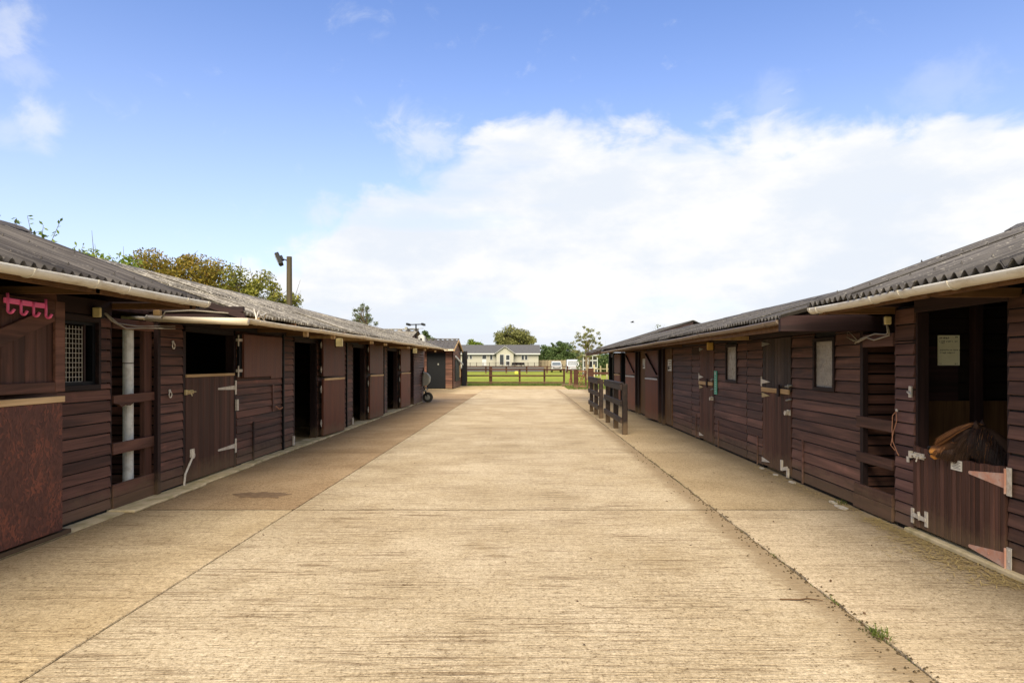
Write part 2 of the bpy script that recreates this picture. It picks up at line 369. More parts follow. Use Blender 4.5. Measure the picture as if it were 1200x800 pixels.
M['straw'] = plain('straw', (.50, .38, .16), .8, .2, dirt=(.30, .2, .08), scale=40)
M['leafd'] = plain('dead_leaf', (.10, .055, .025), .8, .2)
# ------------------------------------------------------------------ ground
def grass_material():
    m, t = newmat('field_grass', .9, .1)
    a = t.noise(t.pos, .09, 4, .6); b = t.noise(t.mapv(t.pos, (1, .35, 1)), 1.2, 5, .7); f = t.noise(t.pos, 14, 3, .7)
    col = t.mix(t.step(a, .35, .65), (.15, .19, .022), (.24, .27, .035)); col = t.mix(t.math('MULTIPLY', t.step(b, .42, .7), .6), col, (.33, .32, .06))
    col = t.mix(t.math('MULTIPLY', t.step(f, .5, .7), .35), col, (.08, .12, .014))
    setc(t, col); bump(t, t.math('ADD', b, f), .6, .05); return m
M['grass'] = grass_material()
def gravel_material():
    m, t = newmat('straw_strewn_earth', .95, .1)
    a = t.noise(t.pos, 1.3, 5, .7); b = t.noise(t.mapv(t.pos, (1, 2.5, 1)), 9, 4, .7)
    col = t.mix(t.step(a, .35, .65), (.36, .26, .13), (.50, .39, .22)); col = t.mix(t.math('MULTIPLY', t.step(b, .5, .66), .7), col, (.20, .13, .06))
    setc(t, col); bump(t, b, .8, .03); return m
M['gravel'] = gravel_material()

n = 40; mb = MB(); V = []; F = []
xs = [-1500, -700, -300, -120, -60, -30, -15, 0, 15, 30, 60, 120, 300, 700, 1500]; ys = [-200, -60, -10, 5, 20, 38, 44, 50, 60, 80, 110, 160, 260, 500, 1000, 2000, 4000]
for y in ys:
    for x in xs: V.append((x, y, -.06 if y < 60 else -.06+0.0*y))
for j in range(len(ys)-1):
    for i in range(len(xs)-1):
        a = j*len(xs)+i; F.append((a, a+1, a+1+len(xs), a+len(xs)))
struct(MB().add(V, F).build('field', M['grass']))

# ragged strip of straw-strewn earth between the concrete and the paddock
mb = MB(); top_, bot_ = [], []
for i in range(61):
    x = -9+i*.4; bot_.append((x, 38.2, -.032)); top_.append((x, 44.7+.25*mnoise.noise(Vector((x*.7, 3, 0))) - (1.2 if x > 2.5 else 0)*min(1, (x-2.5)*.5 if x > 2.5 else 0), -.032))
mb.add(bot_+top_, [(i, i+1, 62+i, 61+i) for i in range(60)])
struct(mb.build('earth_verge', M['gravel']))

yard = MB().box(-8, 8, -3, 38.3, -.05, -.04).build('concrete_yard', M['jdirt']); struct(yard)
ycuts = [-2.0, 2.38, 6.67, 10.96, 15.25, 19.54, 23.83, 28.1, 32.4, 38.0]
def slab(x0, x1, y0, y1, mat, g=.007, jl=.004, jr=.004):
    x0 += g; x1 -= g; y0 += .017; y1 -= .017
    st = .08 if y0 < 14 else .5; pts = []
    def line(a, b, dx, dy, jit, seed):
        n_ = max(1, int((Vector(b)-Vector(a)).length/st))
        for k in range(n_):
            f = k/n_; px = a[0]+(b[0]-a[0])*f; py = a[1]+(b[1]-a[1])*f
            j = jit*(mnoise.noise(Vector((px*6, py*6, seed)))+.5*mnoise.noise(Vector((px*19, py*19, seed)))) if 0 < k else 0
            pts.append((px+dx*j, py+dy*j))
    line((x0, y0), (x1, y0), 0, 1, .004, 1); line((x1, y0), (x1, y1), 1, 0, jr, 2); line((x1, y1), (x0, y1), 0, 1, .004, 3); line((x0, y1), (x0, y0), 1, 0, jl, 4)
    n_ = len(pts); b = MB()
    inn = []
    for (px, py) in pts: inn.append((min(max(px, x0+.004), x1-.004), py))
    v = [(p[0], p[1], -.04) for p in pts]+[(p[0], p[1], -.006) for p in pts]+[(p[0], p[1], 0) for p in inn]
    f = [(i, (i+1) % n_, n_+(i+1) % n_, n_+i) for i in range(n_)]+[(n_+i, n_+(i+1) % n_, 2*n_+(i+1) % n_, 2*n_+i) for i in range(n_)]+[tuple(range(2*n_, 3*n_))]
    me = b.add(v, f).mesh('slab', mat, fixn=True)
    return link('slab', me, yard)
for k in range(len(ycuts)-1):
    a, b = ycuts[k], ycuts[k+1]
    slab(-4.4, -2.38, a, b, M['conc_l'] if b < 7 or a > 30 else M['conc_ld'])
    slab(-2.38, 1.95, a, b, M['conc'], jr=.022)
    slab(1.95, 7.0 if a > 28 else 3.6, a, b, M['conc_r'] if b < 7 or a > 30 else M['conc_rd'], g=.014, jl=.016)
    if a > 25:
        slab(-7.5, -4.4, a, b, M['conc_l'])
for yy in ycuts[1:-1]: MB().box(-4.4, 3.6, yy-.03, yy+.03, -.045, -.0012).build('joint_filler', M['jdirt'], yard)
# moss and crumbs lying in the right-hand joint
mb = MB()
for k in range(700):
    y = 1.5+abs(rng.normal(0, 4.5)); x = 1.95+rng.normal(0, .022)
    if rng.rand() < .35: x = 1.95-abs(rng.normal(0, .09))
    s = rng.uniform(.004, .013); z = 0.002 if abs(x-1.95) > .01 else -.01
    a = rng.uniform(0, 6); d = Vector((math.cos(a)*s, math.sin(a)*s, 0)); e = Vector((-d.y, d.x, 0))*.7; c0 = Vector((x, y, z))
    mb.add([c0-d, c0+e, c0+d, c0-e, c0+Vector((0, 0, s*.9))], [(0, 1, 4), (1, 2, 4), (2, 3, 4), (3, 0, 4)])
stuff(mb.build('joint_crumbs', M['jdirt']))['label'] = 'earth crumbs lying along the right-hand joint of the concrete'
mb = MB()
def tuft(mb, x, y, n_, sp_, h):
    for k in range(n_):
        px, py = x+rng.normal(0, sp_), y+rng.normal(0, sp_*1.6); a = rng.uniform(0, 6.28); l = h*rng.uniform(.5, 1.2); wd = .0028
        t_ = Vector((math.cos(a), math.sin(a), 0)); s_ = Vector((-t_.y, t_.x, 0))*wd; b0 = Vector((px, py, -.02))
        m_ = b0+t_*l*.3+Vector((0, 0, l*.7)); e_ = b0+t_*l*.8+Vector((0, 0, l*.85))
        mb.add([b0-s_, b0+s_, m_+s_, m_-s_, e_], [(0, 1, 2, 3), (3, 2, 4)])
tuft(mb, 1.955, 3.58, 90, .03, .06); tuft(mb, 1.955, 4.1, 25, .02, .035); [tuft(mb, 1.95, q_, 7, .02, .02) for q_ in np.arange(2.6, 11, .23)]; tuft(mb, 1.955, 5.1, 25, .02, .03)
tuft(mb, 3.40, 6.95, 50, .04, .06); tuft(mb, -3.95, 6.72, 40, .06, .03); tuft(mb, 1.0, 6.67, 30, .2, .02)
stuff(mb.build('joint_grass', M['moss']))['label'] = 'small green grass tufts growing out of the joint'
# loose straw along the right-hand stables and small leaves on the concrete
mb = MB()
for k in range(1500):
    y = rng.uniform(4.3, 6.3) if rng.rand() < .8 else rng.uniform(6.3, 9.5); x = 3.40-abs(rng.normal(0, .10 if y > 5.6 else .16))
    if 4.6 < y < 5.3 and rng.rand() < .5: x -= .06
    a = rng.uniform(0, 3.14); l = rng.uniform(.012, .05); d = Vector((math.cos(a), math.sin(a), rng.uniform(-.1, .1)))*l; s_ = Vector((-d.y, d.x, 0)).normalized()*.0026; c0 = Vector((x, y, .006+rng.rand()*.01))
    mb.add([c0-d-s_, c0-d+s_, c0+d+s_, c0+d-s_], [(0, 1, 2, 3)])
for k in range(700):
    y = rng.uniform(5.5, 20); x = -3.95+abs(rng.normal(0, .07)); a = rng.uniform(0, 3.14); l = rng.uniform(.008, .03)
    d = Vector((math.cos(a), math.sin(a), 0))*l; s_ = Vector((-d.y, d.x, 0)).normalized()*.002; c0 = Vector((x, y, .008+rng.rand()*.01))
    mb.add([c0-d-s_, c0-d+s_, c0+d+s_, c0+d-s_], [(0, 1, 2, 3)])
stuff(mb.build('loose_straw', M['straw']))['label'] = 'loose straw scattered along the foot of the stables'
mb = MB()
for k in range(90):
    x = rng.uniform(-2.3, 3.2); y = rng.uniform(2.8, 14); s = rng.uniform(.006, .02); a = rng.uniform(0, 6)
    d = Vector((math.cos(a), math.sin(a), 0))*s; e = Vector((-d.y, d.x, 0))*.5; c0 = Vector((x, y, .004))
    mb.add([c0-d, c0+e, c0+d+Vector((0, 0, .008)), c0-e+Vector((0, 0, .005))], [(0, 1, 2, 3)])
stuff(mb.build('leaf_litter', M['leafd']))['label'] = 'tiny dead leaves and specks on the concrete'
tw = MB().tube([(1.62, 4.12, .006), (1.74, 4.10, .012), (1.80, 4.13, .008), (1.88, 4.09, .010)], [.005, .005, .004, .002], 5).tube([(1.74, 4.10, .012), (1.78, 4.05, .01)], .0025, 4)
tag(tw.build('twig', M['leafd']), 'thin brown twig lying beside the right-hand joint', 'twig')

# pale concrete kerb under the left-hand stables: rough pieces
kerb = MB().box(-4.35, -4.02, 1.0, 25.6, -.03, .012).build('kerb', M['kerb']); struct(kerb)
y = 1.0
while y < 25:
    L = rng.uniform(.7, 1.6)
    if 5.9 < y+L/2: 
        w0 = rng.uniform(.13, .2) if y < 7 else rng.uniform(.1, .16); out = -4.12+w0
        n_ = 8; pts = [(-4.3, y), ] + [(-4.3+0, y)] 
        poly = [(-4.3, y)]+[(out+.02*mnoise.noise(Vector((y*3+k, k*1.7, 2))), y+L*k/n_) for k in range(n_+1)]+[(-4.3, y+L)]
        hz_ = rng.uniform(.025, .042)
        link('kerb_stone', MB().prism(poly, 'z', .0, hz_).mesh('kerb_stone', M['kerb'], bevel=.008), kerb)
    y += L+.004
# pale mortar patches at the foot of the right-hand block
for (x0, y0, s) in ((3.30, 6.75, .75), (3.33, 7.0, .55), (3.38, 8.2, .5), (3.38, 8.75, .5), (3.40, 9.3, .45)):
    poly = []
    for k in range(9):
        a = 2*math.pi*k/9; poly.append((x0+math.cos(a)*.07*s*rng.uniform(.7, 1.2), y0+math.sin(a)*.17*s*rng.uniform(.7, 1.2)))
    o = MB().prism(poly, 'z', .0005, .009).build('mortar_patch', M['patch'], yard)

# ------------------------------------------------------------------ wall builders
_cache = {}
def board_mesh(h, s, mat, axis='y', t=.021):
    key = (round(h, 4), s, mat.name, axis, t)
    if key in _cache: return _cache[key]
    pr = [(-.004, .012), (t*.8, .011), (t+.002, .014), (t+.001, .021), (t*.45, h-.008), (t*.30, h-.001), (-.004, h-.001)]
    b = MB(); b.prism([(p[0]*s, p[1]) for p in pr], 'y', 0, 1)
    if axis == 'x':
        b.v = [(p[1], -p[0]*s, p[2]) for p in b.v]    # faces -Y
    _cache[key] = b.mesh('board', mat); return _cache[key]
def boards_y(root, X, s, y0, y1, z0, z1, h, mat, name='board'):
    """weatherboards along Y on the plane x=X, facing s"""
    z = z0
    while z < z1-.02:
        hh = h if z+h <= z1 else z1-z
        me = board_mesh(hh, s, mat)
        B = Matrix.Translation((X+rng.uniform(-.0015, .0015), y0, z)) @ Matrix.Rotation(rng.normal(0, .0008), 4, 'X') @ Matrix.Diagonal((1, y1-y0, 1, 1))
        o = link(name, me, root, B); z += hh
def boards_x(root, Y, x0, x1, z0, z1, h, mat, gap=.0, name='board'):
    z = z0
    while z < z1-.02:
        hh = min(h, z1-z); me = board_mesh(hh-gap, 1, mat, 'x')
        B = Matrix.Translation((x0, Y+rng.uniform(-.0015, .0015), z)) @ Matrix.Diagonal((x1-x0, 1, 1, 1)); link(name, me, root, B); z += hh
def planks_z(b_or_root, root, plane, c, s, a0, a1, z0, z1, n, mat, t=.02, basis=None, ztop=None, name='plank', gap=.004):
    """vertical planks on plane x=c between a0..a1 along Y (plane 'x') or on y=c along X (plane 'y')"""
    w_ = (a1-a0)/n
    for k in range(n):
        p0 = a0+k*w_+gap/2; p1 = a0+(k+1)*w_-gap/2; j = rng.uniform(0, .002)
        zt = (ztop(p0), ztop(p1)) if ztop else (z1, z1)
        b = MB()
        if plane == 'x':
            poly = [(p0, z0), (p1, z0), (p1, zt[1]), (p0, zt[0])]; b.prism(poly, 'x', c, c+s*(t+j))
        else:
            poly = [(p0, z0), (p1, z0), (p1, zt[1]), (p0, zt[0])]; b.prism(poly, 'y', c, c+s*(t+j))
        link(name, b.mesh(name, mat, bevel=.0025), root, basis)

def sheet_mesh(width, length, slope, pitch, amp, mat, s, rows=5, thick=.006, t0=0.0):
    """corrugated sheet: local x runs down-slope->up-slope horizontally (sign s), y along eave"""
    key = ('sh', round(width, 3), round(length, 3), slope, pitch, amp, mat.name, s)
    if key in _cache: return _cache[key]
    ny = max(8, int(round(width/pitch*8))); V = []; F = []
    def zc(y): return amp*.5*math.cos(2*math.pi*y/pitch)
    for layer in (0, 1):
        for j in range(rows+1):
            r_ = length*j/rows
            for i in range(ny+1):
                y = width*i/ny; V.append((s*r_, y, slope*r_+zc(y)-(thick if layer else 0)))
    N = (rows+1)*(ny+1)
    for j in range(rows):
        for i in range(ny):
            a = j*(ny+1)+i; F.append((a, a+1, a+ny+2, a+ny+1)); F.append((N+a+ny+1, N+a+ny+2, N+a+1, N+a))
    for i in range(ny):
        F.append((i+1, i, N+i, N+i+1)); a = rows*(ny+1)+i; F.append((a, a+1, N+a+1, N+a))
    for j in range(rows):
        a = j*(ny+1); F.append((a, a+ny+1, N+a+ny+1, N+a)); a += ny; F.append((a+ny+1, a, N+a, N+a+ny+1))
    me = MB().add(V, F).mesh('roof_sheet', mat, smooth=True); _cache[key] = me
    return me
def roof(root, s, xe, ze, xr, zr, y0, y1, mat, pitch=.095, amp=.040, courses=1, fix=True, jit=.006, back=True, over=.12, matb=None, cap_mat=None):
    """s=+1: the eave faces +X (left-hand block); the ridge lies at xr"""
    run = abs(xr-xe); sl = (zr-ze)/run; wd = pitch*9.0; L = run/courses
    y = y0; k = 0
    while y < y1-.05:
        w_ = min(wd, y1-y)
        for c in range(courses):
            me = sheet_mesh(w_+(pitch if y+w_ < y1-.1 else 0), L+(over if c < courses-1 else 0)+.0, sl, pitch, amp, mat, -s)
            xa = xe-s*c*L
            B = Matrix.Translation((xa+rng.uniform(-jit, jit)*1.5, y, ze+sl*c*L+c*.012+(k % 2)*.004+rng.uniform(-jit, jit))) @ Matrix.Rotation(rng.normal(0, jit*.4), 4, 'X')
            link('roof_sheet', me, root, B)
        if back:
            me = sheet_mesh(w_+(pitch if y+w_ < y1-.1 else 0), run, sl, pitch, amp, mat, s)
            link('roof_sheet', me, root, Matrix.Translation((xr-s*run, y, ze+(k % 2)*.004)))
        y += w_; k += 1
    # ridge capping in lengths
    y = y0-.02; cm = cap_mat or mat
    while y < y1:
        w_ = min(1.1, y1+.02-y); b = MB()
        pr = [(-.17, -.17*sl+.018), (-.05, .024), (0, .034), (.05, .024), (.17, -.17*sl+.018), (.17, -.17*sl+.010), (0, .022), (-.17, -.17*sl+.010)]
        b.prism([(xr+p[0], zr+p[1]+.004) for p in pr], 'y', y, y+w_+.03)
        link('ridge_cap', b.mesh('ridge_cap', cm), root, Matrix.Translation((0, 0, rng.uniform(-.006, .006)))); y += w_
    if fix:
        b = MB(); 
        for r_ in ((.12, .5, .9) if courses == 1 else (.06, .45, .56, .94)):
            yy = y0+pitch*2
            while yy < y1:
                q = round((yy-y0)/pitch)*pitch+y0; x = xe-s*r_*run; z = ze+sl*r_*run+amp*.5+.004
                b.tube([(x, q, z), (x, q, z+.010)], [.009, .006], 6); b.tube([(x, q, z+.01), (x, q, z+.018)], .004, 5); yy += pitch*3
        o = b.build('roof_fixing', mat, root); o['kind'] = 'stuff'

def gutter(root, s, x, y0, y1, zt0, zt1, r, mat, step=.95, lens=3.8, endcap=True):
    y = y0; k = 0
    def zt(y): return zt0+(zt1-zt0)*(y-y0)/(y1-y0)
    while y < y1-.01:
        ye = min(y1, y+lens); b = MB(); n_ = 12; sec = []
        for i in range(n_+1):
            a = math.pi*i/n_; sec.append((math.cos(a)*r, -math.sin(a)*r*.95))
        sec += [(-(r-.004), 0)]+[(-math.cos(math.pi*i/n_)*(r-.004), -math.sin(math.pi*i/n_)*(r*.95-.004)) for i in range(1, n_)]+[(r-.004, 0)]
        ns = 6
        for q in range(ns+1):
            f = q/ns; yy = y+(ye-y)*f; sag = -.008*math.sin(math.pi*f)
            b.v += [(x+p[0], yy, zt(yy)+sag+p[1]) for p in sec]
        N = len(sec)
        for q in range(ns):
            for i in range(N): j = (i+1) % N; b.f.append((q*N+i, q*N+j, (q+1)*N+j, (q+1)*N+i)); b.m.append(0)
        if endcap and y == y0: b.add([(x+p[0], y0-.002, zt(y0)+p[1]) for p in sec[:n_+1]], [tuple(range(n_+1))])
        g_ = b.build('gutter', mat, root, smooth=True)
        yy = y+.35
        while yy < ye:
            c = MB()
            for i in range(n_):
                a0 = math.pi*i/n_; a1 = math.pi*(i+1)/n_; rr = r+.002
                c.bar((x+math.cos(a0)*rr, yy, zt(yy)-.006-math.sin(a0)*rr*.95), (x+math.cos(a1)*rr, yy, zt(yy)-.006-math.sin(a1)*rr*.95), .005, .016, 0, (0, 1, 0))
            c.build('gutter_bracket', mat, g_); yy += step
        # union collar
        c = MB(); 
        for i in range(n_):
            a0 = math.pi*i/n_; a1 = math.pi*(i+1)/n_; rr = r+.002
            c.bar((x+math.cos(a0)*rr, ye-.03, zt(ye)-math.sin(a0)*rr*.95), (x+math.cos(a1)*rr, ye-.03, zt(ye)-math.sin(a1)*rr*.95), .006, .045, 0, (0, 1, 0))
        c.build('gutter_union', mat, g_)
        y = ye; k += 1

def strap_hinge(root, X, s, yh, z, L, mat, basis=None, dir_=1, name='hinge', wide=.055):
    """long tapering strap hinge on plane x=X; pin at yh, strap runs towards -dir"""
    b = MB(); e = yh-dir_*L
    b.prism([(yh, z-wide*.55), (yh, z+wide*.55), (e, z+.012), (e-dir_*.008, z), (e, z-.012)], 'x', X, X+s*.005)
    b.tube([(X+s*.008, yh, z-wide*.9), (X+s*.008, yh, z+wide*.9)], .008, 8)
    for f in (.15, .45, .75): b.disc((X+s*.007, yh-dir_*L*f, z), .006, 'x', .004, 8)
    h = b.build(name, mat, root, basis)
    c = MB().box(X, X+s*.005, yh+dir_*.008, yh+dir_*.055, z-.10, z+.10)
    for dz in (-.08, 0, .08): c.disc((X+s*.007, yh+dir_*.03, z+dz), .006, 'x', .004, 8)
    c.build('hinge_plate', M['galv'], root, basis); return h
def bolt(root, X, s, y, z, dir_, basis=None, mat=None):
    b = MB(); b.box(X, X+s*.006, y-.07, y+.07, z-.025, z+.025); b.tube([(X+s*.014, y-.10, z), (X+s*.014, y+.12*1, z)], .008, 8)
    for d in (-.05, .04): b.box(X+s*.004, X+s*.026, y+d-.008, y+d+.008, z-.018, z+.018)
    b.tube([(X+s*.014, y, z), (X+s*.03, y, z-.05)], .006, 6); b.box(X, X+s*.02, y+dir_*.11-.02, y+dir_*.11+.02, z-.03, z+.03)
    return b.build('bolt', mat or M['galv'], root, basis)
def kick_latch(root, X, s, y, z, dir_, basis=None):
    b = MB(); b.box(X, X+s*.008, y-.012, y+.028, z-.06, z+.07); b.bar((X+s*.016, y, z), (X+s*.016, y+dir_*.2, z+.01-.0), .008, .035)
    b.box(X, X+s*.01, y+dir_*.2-.015, y+dir_*.2+.02, z-.07, z+.06); b.tube([(X+s*.01, y+dir_*.09, z-.02), (X+s*.022, y+dir_*.09, z+.05)], .012, 8)
    return b.build('kick_latch', M['galv'], root, basis)
def wall_lamp(label, x, y, z, s, mat, size=.10, group='bulkhead lamps under the eaves'):
    t = thing('wall_lamp', label, 'lamp', (x, y, z), group)
    MB().box(x, x-s*size*.6, y-size*.4, y+size*.6, z-size*.55, z+size*.55).build('lamp_back', M['black'], t, bevel=.005)

    MB().box(x-size*.42, x+size*.42, y-size*.4-.03, y-size*.4-.001, z-size*.5, z+size*.5).build('lamp_lens', mat, t, bevel=.008)
    return t
def open_leaf(root, X, s, yh, ang, w_=1.18, z0=.06, z1=2.03, split=1.24, brace=False, lower=None, upper=None, strip=None, drop=0):
    """stable door leaf (upper and lower) folded back against the wall; hinge at (X, yh), far from camera side outwards"""
    B = Matrix.Translation((X, yh, 0)) @ Matrix.Rotation(s*R(-ang), 4, 'Z')
    lower = lower or M['ply_red']; upper = upper or M['ply_brown']
    d = MB(); d.box(0, s*.045, 0, w_, z0, split-.045)
    lo = d.build('lower_door', lower, root, B, bevel=.003)
    MB().box(s*.0451, s*.056, .03, w_-.0, split-.075, split-.033).build('top_strip', strip or M['raw_y'], lo, B, bevel=.002)
    MB().box(-s*.02, -s*.0005, 0, w_, z0+.02, z0+.12).build('ledge', M['dark_z'], lo, B)
    d = MB(); d.box(0, s*.042, 0, w_, split+.005, z1); up_ = d.build('upper_door', upper, root, B, bevel=.003)
    MB().box(-s*.02, -s*.0005, 0, w_, split+.05, split+.13).build('ledge', M['dark_z'], up_, B)
    if brace:
        MB().bar((s*.048, .03, split+.10 if False else split+.06), (s*.048, w_-.08, z1-.06), .012, .075, 0, (s, 0, 0)).build('brace', M['dark_z'], up_, B)
    for z in (z0+.25, split-.25):
        MB().box(-s*.01, s*.012, -.035, .03, z-.025, z+.03).tube([(0, -.01, z-.07), (0, -.01, z+.07)], .01, 6).build('hinge', M['galv'], lo, B)
    for z in (split+.14, z1-.16):
        MB().box(-s*.01, s*.012, -.035, .03, z-.025, z+.03).tube([(0, -.01, z-.06), (0, -.01, z+.06)], .01, 6).build('hinge', M['galv'], up_, B)
    return lo, up_
def opening(root, X, s, y0, y1, ztop, depth=.11, post=.07):
    """dark timber frame of a doorway: two jambs and a head"""
    for (a, b_) in ((y0-.0, y0+post), (y1-post, y1)):
        MB().box(X-s*depth, X+s*.012, a, b_, 0, ztop).build('door_post', M['dark_z'], root, bevel=.004)
    MB().box(X-s*depth, X+s*.010, y0+post, y1-post, ztop-.0, ztop+.07).build('door_head', M['dark_y'], root, bevel=.004)
def shell(root, s, X, xb, y0, y1, zt, holes, partitions=(), th=.05, xr=None, zr=None, zfloor=.03):
    """the inner carcass: liner wall with doorways left out, back wall, partitions, floor"""
    ys_ = sorted(holes); y = y0; xa = X-s*.005; b = MB()
    for (a, c, zl, zh) in ys_:
        if a > y: b.box(xa-s*th, xa, y, a, 0, zt)
        if zl > 0: b.box(xa-s*th, xa, a, c, 0, zl)
        if zh < zt: b.box(xa-s*th, xa, a, c, zh, zt)
        y = c
    if y < y1: b.box(xa-s*th, xa, y, y1, 0, zt)
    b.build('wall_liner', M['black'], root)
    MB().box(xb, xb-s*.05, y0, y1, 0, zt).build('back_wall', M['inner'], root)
    MB().box(X-s*.06, xb, y0+.02, y1-.02, 0.001, zfloor).build('stable_floor', M['gravel'], root)
    for p in partitions:
        MB().prism([(xa-s*th, zfloor), (xa-s*th, zt), (xr, zr-.08), (xb+s*.001, zt), (xb+s*.001, zfloor)], 'y', p, p+.05).build('partition', M['inner'], root)
# ================================================================== LEFT, NEAR BLOCK (dark corrugated roof)
LX = -4.2
A = thing('stable_block', 'near left stable block with smooth dark corrugated roof and meshed window', 'stable', (LX, 4, 0))
roof(A, 1, -3.35, 2.165, -5.31, 2.91, 1.2, 6.75, M['roof_dark'], pitch=.095, amp=.042, jit=.006)
gutter(A, 1, -3.31, 1.2, 6.72, 2.135, 2.14, .060, M['gutter'], step=.92)
shell(A, 1, LX, -7.2, 1.2, 6.52, 2.12, [(5.90, 6.31, 1.33, 1.87)], (1.2, 5.2, 6.46), xr=-5.31, zr=2.9)
boards_y(A, LX, 1, 1.2, 5.80, .03, 2.12, .11, M['board'])
boards_y(A, LX, 1, 5.80, 6.55, .03, 1.30, .11, M['board'])
boards_y(A, LX, 1, 6.38, 6.55, 1.30, 1.96, .11, M['board'])
boards_y(A, LX, 1, 5.80, 6.55, 1.96, 2.13, .17, M['dark_y'])
MB().box(LX-.02, LX+.012, 6.552, 6.575, .03, 2.12).build('corner_trim', M['dark_z'], A)
MB().prism([(-3.42, 2.12), (-5.31, 2.84), (-7.2, 2.12)], 'y', 6.50, 6.54).build('gable_board', M['dark_x'], A)
MB().prism([(-3.37, 2.07), (-3.37, 2.145), (-5.31, 2.885), (-5.31, 2.79)], 'y', 6.70, 6.735).build('barge_board', M['dark_x'], A)
for y in (2.3, 3.72, 5.14, 6.58):
    MB().box(-4.3, -3.40, y, y+.05, 2.055, 2.115).build('rafter_tail', M['brown_x'], A, bevel=.003)
MB().box(-3.445, -3.40, 1.2, 6.7, 2.06, 2.13).build('fascia', M['brown_x'], A)
# meshed window
wf = MB(); y0, y1, z0, z1 = 5.86, 6.35, 1.30, 1.90
for bx in ((y0-.05, y1+.03, z0-.05, z0), (y0-.05, y1+.03, z1, z1+.06), (y0-.05, y0, z0, z1), (y1, y1+.035, z0, z1)):
    wf.box(LX-.06, LX+.032, bx[0], bx[1], bx[2], bx[3])
win = wf.build('window', M['dark_y'], A, bevel=.003)
g = MB()
for k in range(8): g.tube([(LX-.02, y0+.02+k*.043, z0), (LX-.02, y0+.02+k*.043, z1-.045)], .0028, 4)
for k in range(12): g.tube([(LX-.024, y0, z0+.03+k*.045), (LX-.024, y0+.33, z0+.03+k*.045)], .0028, 4)
g.build('wire_mesh', M['galv'], win)
MB().box(LX-.03, LX-.012, y0+.335, y0+.36, z0, z1).build('mullion', M['dark_z'], win)
# lower leaf folded flat on the wall: strand board with a raw top strip
PX = -3.99
lo = MB().box(PX-.05, PX, 4.3, 5.60, .07, 1.17).build('lower_door', M['osb'], A, bevel=.004)
MB().box(PX-.05, PX+.012, 4.3, 5.615, 1.171, 1.222).build('top_strip', M['raw_y'], lo, bevel=.003)
for zz in (.1, .95): MB().box(PX-.1, PX-.051, 4.35, 5.6, zz, zz+.1).build('ledge', M['dark_y'], lo)
MB().box(-4.17, -4.0, 3.9, 5.72, .015, .05).build('door_sill', M['dark_y'], A)
# upper leaf: framed with a rising brace
up_ = MB().box(PX-.05, PX-.028, 4.32, 5.60, 1.27, 2.02).build('upper_door', M['dark_z'], A)
planks_z(None, up_, 'x', PX-.028, 1, 4.36, 5.56, 1.28, 2.0, 10, M['plank'], t=.010)
MB().box(PX-.015, PX+.012, 5.50, 5.615, 1.26, 2.03).build('stile', M['board'], up_, bevel=.004)
MB().box(PX-.016, PX+.010, 4.3, 5.499, 1.26, 1.345).build('bottom_rail', M['board'], up_, bevel=.004)
MB().box(PX-.016, PX+.010, 4.3, 5.499, 1.92, 2.03).build('top_rail', M['board'], up_, bevel=.004)
MB().prism([(4.5, 1.45), (4.5, 1.60), (5.31, 1.918), (5.499, 1.918), (5.499, 1.86)], 'x', PX-.016, PX+.008).build('brace', M['board'], up_, bevel=.004)
# pink hook rack
hk = thing('hook_rack', 'bright pink plastic rack of four bridle hooks hung on the upper door', 'hook rack', (-3.93, 5.1, 1.95))
HX = PX+.018
MB().bar((HX+.012, 4.93, 1.985), (HX+.012, 5.37, 1.975), .018, .042, 0, (0, 0, 1)).build('back_bar', M['pink'], hk, bevel=.004)
for k, y in enumerate((4.955, 5.085, 5.215, 5.35)):
    z = 1.985-.01*(k/3)
    tp = z+.055 if k in (0, 3) else z+.015
    MB().tube([(HX+.02, y, tp), (HX+.022, y, z-.03), (HX+.022, y, z-.078)]+[(HX+.040-.018*math.cos(R(q)), y+.006*q/180, z-.078-.018*math.sin(R(q))) for q in range(20, 181, 20)]+[(HX+.066, y+.01, z-.066)], .0105, 10).build('hook', M['pink'], hk, smooth=True)
wall_lamp('cream square lamp on the near left block above the mesh window', -4.12, 6.30, 1.995, 1, M['lens'], .095)

# ================================================================== LEFT, LONG BLOCK (grey lichened roof)
BX = -4.16
Bk = thing('stable_block', 'long left stable block with pale lichened corrugated roof and open ply doors', 'stable', (BX, 16, 0))
roof(Bk, 1, -3.13, 2.065, -4.85, 2.66, 7.27, 25.6, M['roof_grey'], pitch=.092, amp=.04, courses=2, jit=.008)
gutter(Bk, 1, -3.06, 7.03, 25.6, 1.995, 2.09, .055, M['gutter2'], step=1.25, lens=2.6)
holes = [(7.87, 9.32, .0, 1.98), (11.62, 12.95, 0, 1.97), (15.6, 16.85, 0, 1.97), (19.5, 21.1, 0, 1.97)]
shell(Bk, 1, BX, -6.6, 7.36, 25.5, 2.06, holes, (11.05, 15.1, 19.1, 25.45), xr=-4.85, zr=2.66)
segs = [(7.36, 7.86), (9.33, 11.06), (11.12, 11.61), (12.96, 15.02), (15.1, 15.59), (16.86, 19.0), (19.1, 19.49), (21.11, 23.3)]
for (a, b) in segs: boards_y(Bk, BX, 1, a, b, .04, 1.97, .11, M['board'])
boards_y(Bk, -4.0, 1, 23.3, 25.55, .03, 2.03, .10, M['board_pink'])
MB().box(-4.15, -4.0, 23.28, 23.3, .03, 2.03).box(-4.15, -3.99, 25.55, 25.58, .03, 2.03).build('corner_trim', M['dark_z'], Bk)
for y in (11.06, 15.02, 19.0): MB().box(BX-.01, BX+.045, y+.012, y+.05, .03, 2.0).build('joint_batten', M['black'], Bk)
MB().box(BX-.04, BX+.02, 7.36, 25.5, 1.972, 2.08).build('wall_plate', M['dark_y'], Bk)
